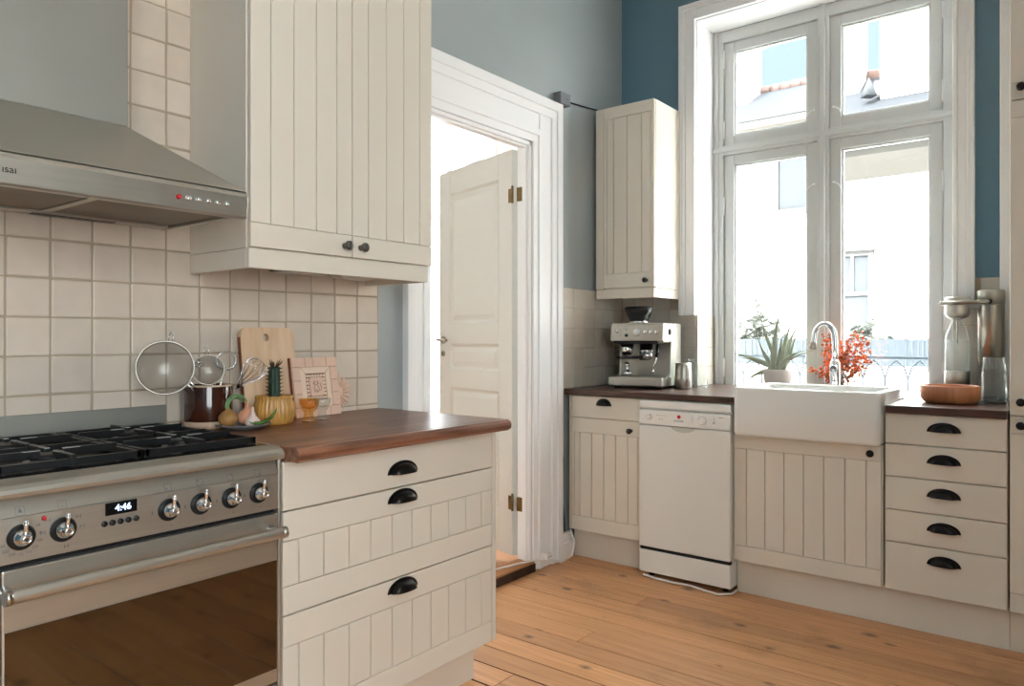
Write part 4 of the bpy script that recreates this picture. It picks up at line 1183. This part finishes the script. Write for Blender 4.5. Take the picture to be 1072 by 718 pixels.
ln([(-.012, .012), (-.013, .02), (-.008, .016), (-.001, .016), (.004, .02), (.004, .012), (-.001, .006), (-.008, .006), (-.012, .012)])
ln([(-.009, .006), (-.013, -.006), (-.012, -.018), (.004, -.018), (.008, -.008), (.004, .002), (.0, .006)])
ln([(.006, -.014), (.015, -.014), (.018, -.004), (.014, .004), (.017, .012)]); ln([(-.006, -.018), (-.006, -.008)]); ln([(.0, -.018), (.0, -.009)])
ln([(-.018, .010), (-.008, .009)]); ln([(.001, .009), (.011, .011)])
pqb(m, 'line_drawing', INK)
# spiky ornament behind it
sp = thing('petal_ornament', 'spiky pale pink wooden petal ornament peeping from behind the plaque', 'ornament', (-2.096, 1.655, ZT+.072), PI/2)
MB().lathe([(.03, .004), (.03, -.004), (.02, -.010), (.002, -.012)], n=20, axis='Y').build('centre', BEECHP, sp)
r_ = random.Random(9); m = MB()
for k in range(3):
    for i in range(18):
        a = 2*PI*(i+.5*k)/18+r_.uniform(-.06, .06); R0, R1 = .02, .052+.010*k+r_.uniform(-.004, .003)
        ca, sa = math.cos(a), math.sin(a); w = .0065; yb = .006-.007*k
        base = Vector((ca*R0, yb, sa*R0)); tip = Vector((ca*R1, yb-.012+.006*k, sa*R1)); md = (base*.45+tip*.55); sd = Vector((-sa, 0, ca))*w; up = Vector((0, -.004, 0))
        vs = [base, md+sd, tip, md-sd]
        f = [m._v(tuple(v)) for v in vs]; c_ = m._v(tuple(md+up)); d_ = m._v(tuple(md-up*.4))
        for p, q_ in ((0, 1), (1, 2), (2, 3), (3, 0)):
            m.bm.faces.new([f[p], f[q_], c_]); m.bm.faces.new([f[q_], f[p], d_])
m.build('petals', BEECHP, sp)

# ochre ribbed pot with cactus
cp_ = thing('potted_cactus', 'thorny column cactus in a ribbed ochre pot', 'potted plant', (-1.968, 1.322, ZT))
m = MB(); m.lathe([(.044, 0), (.052, .006), (.058, .03), (.056, .06), (.050, .076), (.0525, .083), (.0525, .088), (.048, .088), (.046, .075)], n=112, rib=.075, nrib=28, cap1=False); m.build('pot', OCHRE, cp_)
MB().lathe([(.0465, .072), (.03, .075), (.002, .076)], n=24).build('soil', SOIL, cp_)
m = MB(); rings = []
for j in range(13):
    z = .07+.105*j/12; k = 1-.12*(j/12)**3+.02*math.sin(j*1.7)
    ring_ = []
    for i in range(24):
        t_ = 2*PI*i/24; r = .0165*k*(.72+.28*abs(math.cos(2*t_))**.8)*1.15
        ring_.append((r*math.cos(t_+.5), r*math.sin(t_+.5), z))
    rings.append(ring_)
m.rings(rings); m.build('stem', CACTUS, cp_)
m = MB()
for k in range(4):
    a = PI/2*k+.5
    for j in range(9):
        z = .078+.0115*j; c = Vector((.0188*math.cos(a), .0188*math.sin(a), z))
        for s in (-.6, 0, .6):
            d = Vector((math.cos(a+s), math.sin(a+s), .3))*.010
            m.tube([tuple(c), tuple(c+d)], [.0022, .0003], 5)
m.build('thorns', DRY, cp_)
m = MB(); r_ = random.Random(3)
for i in range(14):
    a = r_.uniform(0, 6.28); p = Vector((.008*math.cos(a), .008*math.sin(a), .172)); q = p+Vector((.012*math.cos(a)+.004, .014*math.sin(a)+.004, r_.uniform(.012, .03)))
    m.tube([tuple(p), tuple((p+q)/2+Vector((.002, 0, .002))), tuple(q)], [.0022, .0018, .0005], 5)
m.build('dry_flower', DRY, cp_)

# plate with onions, garlic, chilli
pl = thing('plate', 'small grey stoneware plate of onions and garlic beside the cooker', 'plate', (-1.930, 1.194, ZT))
MB().lathe([(.042, 0), (.045, .002), (.062, .007), (.0765, .014), (.078, .0165), (.0755, .0165), (.060, .010), (.044, .006), (.002, .0055)], n=44, cap1=False).build('dish', GREYPL, pl)
on = thing('brown_onion', 'brown-skinned onion at the left of the grey plate', 'onion', (-1.948, 1.157, ZT+.0085))
MB().lathe([(.004, 0), (.018, .004), (.0275, .018), (.027, .03), (.018, .042), (.008, .047), (.004, .054), (.0015, .056)], n=24).build('bulb', ONIONB, on)
so = thing('sprouting_onion', 'pink onion with curling green shoots on the grey plate', 'onion', (-1.955, 1.221, ZT+.009))
MB().lathe([(.004, 0), (.02, .004), (.0285, .018), (.027, .030), (.016, .042), (.007, .050), (.004, .064), (.001, .066)], n=24).build('bulb', ONIONP, so)
for k, (ry, rz_, yo) in enumerate(((.034, .032, 0), (.030, .027, .008), (.026, .022, -.007))):
    pts = []
    for i in range(15):
        a = math.radians(20+ (205-20)*i/14)
        pts.append((.004+yo, -.036+ry*math.cos(a), .058+rz_*math.sin(a)))
    MB().tube(pts, [.0033-.0020*abs(i-5)/10 for i in range(15)], 8).build('green_shoot', SPROUT, so)
ga = thing('garlic_bulb', 'white garlic bulb at the front of the grey plate', 'garlic', (-1.900, 1.205, ZT+.008))
MB().lathe([(.004, 0), (.016, .003), (.0205, .012), (.017, .022), (.008, .031), (.0045, .044), (.003, .056), (.001, .057)], n=40, rib=.09, nrib=8).build('cloves', GARLIC, ga)
ch = thing('green_chilli', 'curved green chilli lying across the front of the grey plate', 'chilli', (-1.868, 1.222, ZT+.017))
MB().tube([(0, -.032, .004), (.004, -.015, .004), (.002, .006, .008), (-.002, .026, .018), (-.006, .040, .032), (-.007, .046, .042)], [.0052, .006, .0058, .005, .0032, .0008], 10).build('pod', CHILI, ch)
MB().tube([(0, -.032, .004), (-.002, -.040, .006), (-.004, -.046, .010)], [.003, .0018, .0018], 8).build('stalk', SPROUT, ch)

# two little glasses
ag = thing('egg_cup', 'small amber pressed-glass goblet in front of the plaque', 'glass', (-1.935, 1.425, ZT), 0, 'little pressed-glass goblets')
MB().lathe([(.021, 0), (.022, .004), (.018, .012), (.013, .022), (.013, .030), (.022, .040), (.029, .056), (.031, .072), (.028, .072), (.025, .056), (.015, .044), (.001, .040)], n=48, rib=.05, nrib=12, cap1=False).build('bowl', AMBER, ag)
cg = thing('egg_cup', 'small clear pressed-glass goblet right behind the amber one', 'glass', (-1.945, 1.484, ZT), 0, 'little pressed-glass goblets')
MB().lathe([(.021, 0), (.022, .004), (.016, .012), (.011, .022), (.011, .030), (.018, .040), (.025, .056), (.027, .07), (.024, .07), (.021, .056), (.013, .044), (.001, .040)], n=48, rib=.05, nrib=12, cap1=False).build('bowl', GLASS, cg)

# ------------------------------------------------------------------ cables and small fittings
jb = thing('junction_box', 'small grey box on the wall at the top corner of the door frame', 'cable box', (XL, 3.09, 2.335))
box(.0005, .045, -.045, .045, -.03, .03).build('housing', mat('grey_box_plastic', (118, 122, 126), .5), jb, bevel=.003)
MB().lathe([(.004, 0), (.004, .002), (.001, .0025)], (.045, .012, .0), 10, 'X').build('screw', GREYT, jb)
o = MB().tube([(XL+.008, 2.0, 2.3115), (XL+.008, 2.5, 2.3125), (XL+.008, 3.045, 2.3135)], .0045, 8).build('cable', BLACKP); tag(o, 'thin dark cable running along the top of the door frame', 'cable')
o = MB().tube([(XL+.006, 3.136, 2.343), (XL+.006, 3.3, 2.357), (XL+.006, 3.448, 2.372)], .0045, 8).build('wall_cable', BLACKP); tag(o, 'short black cable from the grey box to the corner cabinet', 'cable')  # fixed cable on the wall, running from the grey box to the cabinet
o = MB().tube([(XL+.006, 3.095, 1.37), (XL+.006, 3.10, .95), (XL+.008, 3.098, .60), (XL+.012, 3.112, .5), (XL+.010, 3.10, .33), (XL+.014, 3.118, .2), (XL+.02, 3.115, .137)], .005, 8).build('cable', mat('dark_grey_cable', (58, 62, 64), .5)); tag(o, 'dark grey cable hanging between door frame and corner cabinet', 'cable')
pc = thing('power_cord', 'white extension cord with socket end beside the door frame', 'cord', (-2.07, 2.90, .06))
MB().tube([(.002, .205, .10), (.03, .20, .04), (.05, .15, -.01), (.045, .06, -.025), (.02, .0, .004), (-.02, -.05, .0), (-.06, -.14, -.003), (-.10, -.30, -.004)], .0045, 8).build('cable', CORD, pc)
m = MB(); m.box(-.022, .022, -.02, .02, -.004, .03); m.build('socket_end', CORD, pc, bevel=.006)
m = MB()
for y in (-.008, .008): m.cyl((.0222, y, .014), .0035, .0008, 'X', 10)
m.build('socket_hole', DARKGAP, pc)
o = MB().tube([(-1.66, RF-.03, .012), (-1.60, RF-.034, .006), (-1.50, RF-.04, .006), (-1.42, RF-.028, .006), (-1.35, RF-.05, .006), (-1.28, RF-.062, .006), (-1.236, RF-.02, .006), (-1.228, RF+.03, .012)], .005, 8).build('power_cord', CORD)
tag(o, 'white cord lying under the front of the dishwasher', 'cord')

# ------------------------------------------------------------------ outside: courtyard
struct(box(-40, 30, YB+.4, 60, -3.2, -3.0).build('ground', GROUNDM))
# left taller house at y=13
hs = thing('house', 'taller white rendered house across the courtyard, seen through the left panes', 'building', (-6, 13, -3))
def hsb(m, name, mt, root, **k):
    o = m.build(name, mt, root, **k); p = root
    while p.parent: p = p.parent
    o.data.transform(Matrix.Translation(-Vector(p.location))); return o
m = MB(); m.box(-12, -3.42, 13, 19, -3, 4.86); hsb(m, 'wall', RENDER_W, hs)
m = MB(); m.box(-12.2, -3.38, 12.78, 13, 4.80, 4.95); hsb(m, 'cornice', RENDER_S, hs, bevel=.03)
m = MB(); m.hexa([(-12.2, 12.78, 4.95), (-3.38, 12.78, 4.95), (-3.38, 18, 4.95), (-12.2, 18, 4.95)], [(-12.2, 15, 6.15), (-3.38, 15, 6.15), (-3.38, 18, 6.15), (-12.2, 18, 6.15)]); hsb(m, 'roof', ROOFM, hs)
m = MB()
for i in range(43): m.lathe([(.14, 0), (.12, .2)], (-12.2+i*.203, 15.05, 6.15), 10, 'X')
hsb(m, 'ridge_tiles', ROOFT, hs)
m = MB(); m.box(-6.35, -5.3, 14.2, 15.0, 5.0, 7.05); m.box(-6.42, -5.23, 14.13, 15.07, 7.05, 7.17); hsb(m, 'chimney', RENDER_W, hs)
w = MB(); w.box(-4.36, -4.28, 12.94, 13.0, 3.35, 4.33); w.box(-3.68, -3.6, 12.94, 13.0, 3.35, 4.33); w.box(-4.36, -3.6, 12.94, 13, 4.25, 4.33); w.box(-4.42, -3.54, 12.9, 13, 3.27, 3.35)
w = hsb(w, 'window', OUTWIN, hs); m = MB(); m.box(-4.28, -3.68, 12.97, 12.99, 3.35, 4.25); hsb(m, 'window_glass', OUTGL, w)
# right lower house at y=10
h2 = thing('house', 'lower white courtyard house with metal roof, seen through the right panes', 'building', (-.5, 10, -3))
m = MB(); m.box(-2.75, 4, 10, 12.7, -3, 3.14); hsb(m, 'wall', RENDER_W, h2)
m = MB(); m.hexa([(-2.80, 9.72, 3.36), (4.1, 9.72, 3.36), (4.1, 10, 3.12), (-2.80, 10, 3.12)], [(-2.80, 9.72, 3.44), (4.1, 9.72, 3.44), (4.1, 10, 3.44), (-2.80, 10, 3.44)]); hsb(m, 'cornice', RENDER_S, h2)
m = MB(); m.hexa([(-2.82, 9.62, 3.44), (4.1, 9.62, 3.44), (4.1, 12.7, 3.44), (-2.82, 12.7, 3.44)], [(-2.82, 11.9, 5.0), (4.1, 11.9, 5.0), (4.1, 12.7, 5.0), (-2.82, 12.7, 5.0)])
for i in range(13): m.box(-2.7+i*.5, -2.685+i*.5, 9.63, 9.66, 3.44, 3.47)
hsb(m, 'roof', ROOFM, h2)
m = MB()
for i in range(34): m.lathe([(.13, 0), (.11, .2)], (-2.8+i*.2, 11.95, 5.0), 10, 'X')
hsb(m, 'ridge_tiles', ROOFT, h2)
m = MB(); m.box(-2.26, -.6, 11.0, 12.0, 4.0, 7.4); m.box(-2.32, -.54, 10.94, 12, 4.45, 4.62); hsb(m, 'roof_tower', RENDER_W, h2)
m = MB(); m.box(-2.8, -2.62, 11.4, 11.9, 4.4, 6.6); hsb(m, 'chimney', RENDER_W, h2)
m = MB(); m.lathe([(.11, 0), (.005, .26)], (-2.38, 10.9, 4.42), 4, 'Z'); hsb(m, 'roof_vent', OUTGL, h2)
w = MB(); x0, x1, z0, z1 = -2.62, -2.12, 1.0, 2.22
for a, b in ((x0, x0+.06), (x1-.06, x1)): w.box(a, b, 9.94, 10, z0, z1)
for a, b in ((z0, z0+.06), (z1-.06, z1), (1.66, 1.71)): w.box(x0+.06, x1-.06, 9.945, 9.999, a, b)
w.box((x0+x1)/2-.02, (x0+x1)/2+.02, 9.95, 9.998, 1.71, z1-.06); w.box(x0-.04, x1+.04, 9.9, 9.999, z1+.001, z1+.05)
w = hsb(w, 'window', OUTWIN, h2); m = MB(); m.box(x0, x1, 9.97, 9.99, z0, z1); hsb(m, 'window_glass', OUTGL, w)
# grey fence panel and white parapet with wrought scrolls
fn = thing('balcony_screen', 'weathered grey reed screen across the terrace outside the window', 'fence', (-1.6, 6.5, .5))
m = MB(); r_ = random.Random(8); x = -3.2
while x < .2:
    w_ = r_.uniform(.012, .02); m.box(x+1.6, x+1.6+w_-.001, -.006+r_.uniform(-.004, .004), .006, .40-.02*0, .622+r_.uniform(-.012, .004)); x += w_
m.build('reeds', FENCEM, fn)
m = MB(); m.box(-1.6, 1.8, .006, .02, .44, .46); m.box(-1.6, 1.8, .006, .02, .58, .60)
for x in (-1.5, -.6, .3, 1.2): m.box(x, x+.05, .006, .046, -1.5, .62)
m.build('rails', FENCEM, fn)
pw = tag(box(-3.2, .4, 6.4, 6.48, -3, .90).build('parapet', RENDER_W), 'low white terrace wall below the grey reed screen', 'wall')
sr = thing('iron_railing', 'pale wrought-iron railing with scrolls just outside the window', 'railing', (-1.1, 4.9, .2))
m = MB(); IR = mat('pale_painted_iron', (72, 75, 78), .6)
m.box(-.9, .9, -.01, .01, .80, .815); m.box(-.9, .9, -.01, .01, .45, .465)
m.build('rail', IR, sr)
for i in range(15):
    x = -.88+i*.125
    m = MB(); m.tube([(x, 0, .46), (x, 0, .68), (x+.02, 0, .75), (x+.0625, 0, .79), (x+.105, 0, .75), (x+.125, 0, .68)], .0055, 6); m.tube([(x+.0625, 0, .46), (x+.0625, 0, .72)], .004, 6)
    m.build('baluster', IR, sr)
for x in (-.9, .9): box(x-.015, x+.015, -.015, .015, -3.2, .83).build('post', IR, sr)
def bush(name, label, loc, w, h, n, seed):
    t = thing(name, label, 'shrub', loc); r = random.Random(seed); m = MB(); st = MB()
    for i in range(n):
        a = r.uniform(-1, 1); tip = Vector((a*w, r.uniform(-.15, .15), h*(1-.5*abs(a))*r.uniform(.55, 1)))
        mid = Vector((a*w*.4, 0, tip.z*.55)); pts = [Vector((0, 0, 0))*(1-s)**2+mid*2*s*(1-s)+tip*s*s for s in [k/6 for k in range(7)]]
        st.tube([tuple(p) for p in pts], [.008-.001*k for k in range(7)], 5)
        for _ in range(16):
            k = r.uniform(.35, 1); p = mid*2*k*(1-k)+tip*k*k+Vector((r.gauss(0, .03), r.gauss(0, .03), r.gauss(0, .03)))
            m.T = Matrix.Translation(p) @ Matrix.Rotation(r.uniform(0, 6.28), 4, Vector((r.uniform(-1, 1), r.uniform(-1, 1), r.uniform(-1, 1))).normalized())
            m.sphere((0, 0, 0), .042, .024, .007, 6, 4); m.T = Matrix.Identity(4)
    m.build('foliage', BUSHM, t); st.build('stem', BUSHM, t)
bush('shrub', 'pale leafy shrub rising above the screen outside the left pane', (-2.42, 6.75, .7), .27, .86, 38, 1)
bush('shrub', 'pale twiggy shrub above the screen outside the right pane', (-1.42, 6.75, .75), .38, .58, 26, 2)
struct(box(-3.5, .6, 6.5, 7.2, .45, .7).build('planter_ledge', RENDER_W))

# ------------------------------------------------------------------ light
sun = bpy.data.lights.new('sun', 'SUN'); sun.energy = 10; sun.angle = math.radians(.6); sun.color = (1, .96, .9)
so_ = bpy.data.objects.new('sun', sun); COL.objects.link(so_)
sd = Vector((.25, .72, -.62)).normalized()       # travels towards +y: lights the far facades, not the kitchen
so_.rotation_euler = sd.to_track_quat('-Z', 'Y').to_euler()

SKY_BASE, SKY_SIDE, SKY_ZEN = 4.2, 3.0, 15.0
wd = bpy.data.worlds.new('sky'); sc.world = wd; wd.use_nodes = True
nt = wd.node_tree; N = nt.nodes; L = nt.links
bg = N['Background']
tc = N.new('ShaderNodeTexCoord'); sp_ = N.new('ShaderNodeSeparateXYZ'); L.new(tc.outputs['Generated'], sp_.inputs[0])
# clear blue low in the north (+y), bright haze elsewhere, brightest to the east and west
def smooth(src, a, b_):
    m = N.new('ShaderNodeMapRange'); m.interpolation_type = 'SMOOTHSTEP'
    m.inputs['From Min'].default_value = a; m.inputs['From Max'].default_value = b_
    L.new(src, m.inputs['Value']); return m.outputs[0]
def math_(op, a, b_):
    m = N.new('ShaderNodeMath'); m.operation = op
    for i, v in enumerate((a, b_)):
        if isinstance(v, (int, float)): m.inputs[i].default_value = v
        else: L.new(v, m.inputs[i])
    return m.outputs[0]
zen = smooth(sp_.outputs['Z'], .42, .75)
north = smooth(sp_.outputs['Y'], .3, .75)
side = smooth(math_('ABSOLUTE', sp_.outputs['X'], 0), .5, .95)
haze = math_('MAXIMUM', math_('MAXIMUM', zen, math_('SUBTRACT', 1, north)), smooth(math_('ABSOLUTE', sp_.outputs['X'], 0), .42, .6))
lum = math_('ADD', math_('ADD', SKY_BASE, math_('MULTIPLY', side, SKY_SIDE)), math_('MULTIPLY', zen, SKY_ZEN))
hz = N.new('ShaderNodeMix'); hz.data_type = 'RGBA'; hz.blend_type = 'MULTIPLY'; hz.inputs['Factor'].default_value = 1
hz.inputs['A'].default_value = (.965, .985, 1.0, 1); L.new(lum, hz.inputs['B'])
mx = N.new('ShaderNodeMix'); mx.data_type = 'RGBA'
mx.inputs['A'].default_value = (.42, .54, .61, 1); L.new(hz.outputs['Result'], mx.inputs['B'])
L.new(haze, mx.inputs['Factor'])
L.new(mx.outputs['Result'], bg.inputs['Color']); bg.inputs['Strength'].default_value = 1.0
def portal(loc, rot, w, h):
    l = bpy.data.lights.new('sky_portal', 'AREA'); l.shape = 'RECTANGLE'; l.size = w; l.size_y = h; l.cycles.is_portal = True
    o = bpy.data.objects.new('sky_portal', l); COL.objects.link(o); o.location = loc; o.rotation_euler = rot
portal(((WX0+WX1)/2, YW+.12, (WZ0+WZ1)/2), (-PI/2, 0, 0), 1.2, 2.0)
portal((XR+.22, (RY0+RY1)/2, (RZ0+RZ1)/2), (0, PI/2, 0), RZ1-RZ0, RY1-RY0)
portal((HX0-.22, 4.35, 1.78), (0, -PI/2, 0), 2.55, 1.2)
portal((HX0-.22, 1.7, 1.78), (0, -PI/2, 0), 2.55, .4)

# ------------------------------------------------------------------ camera
cam = bpy.data.cameras.new('camera'); co = bpy.data.objects.new('camera', cam); COL.objects.link(co)
co.location = (0, 0, 1.125); co.rotation_euler = (PI/2, 0, math.radians(38.2))
cam.sensor_width = 36; cam.lens = 770/1072*36; cam.shift_y = -5/1072; cam.clip_start = .02; cam.clip_end = 200
sc.camera = co
vs = sc.view_settings; vs.view_transform = 'Standard'; vs.look = 'None'; vs.gamma = 1; vs.use_curve_mapping = False; vs.exposure = 1.0
cy = sc.cycles; cy.max_bounces = 10; cy.diffuse_bounces = 6; cy.glossy_bounces = 5; cy.transmission_bounces = 8; cy.transparent_max_bounces = 16
cy.caustics_reflective = False; cy.caustics_refractive = False; cy.sample_clamp_indirect = 6; cy.use_denoising = True
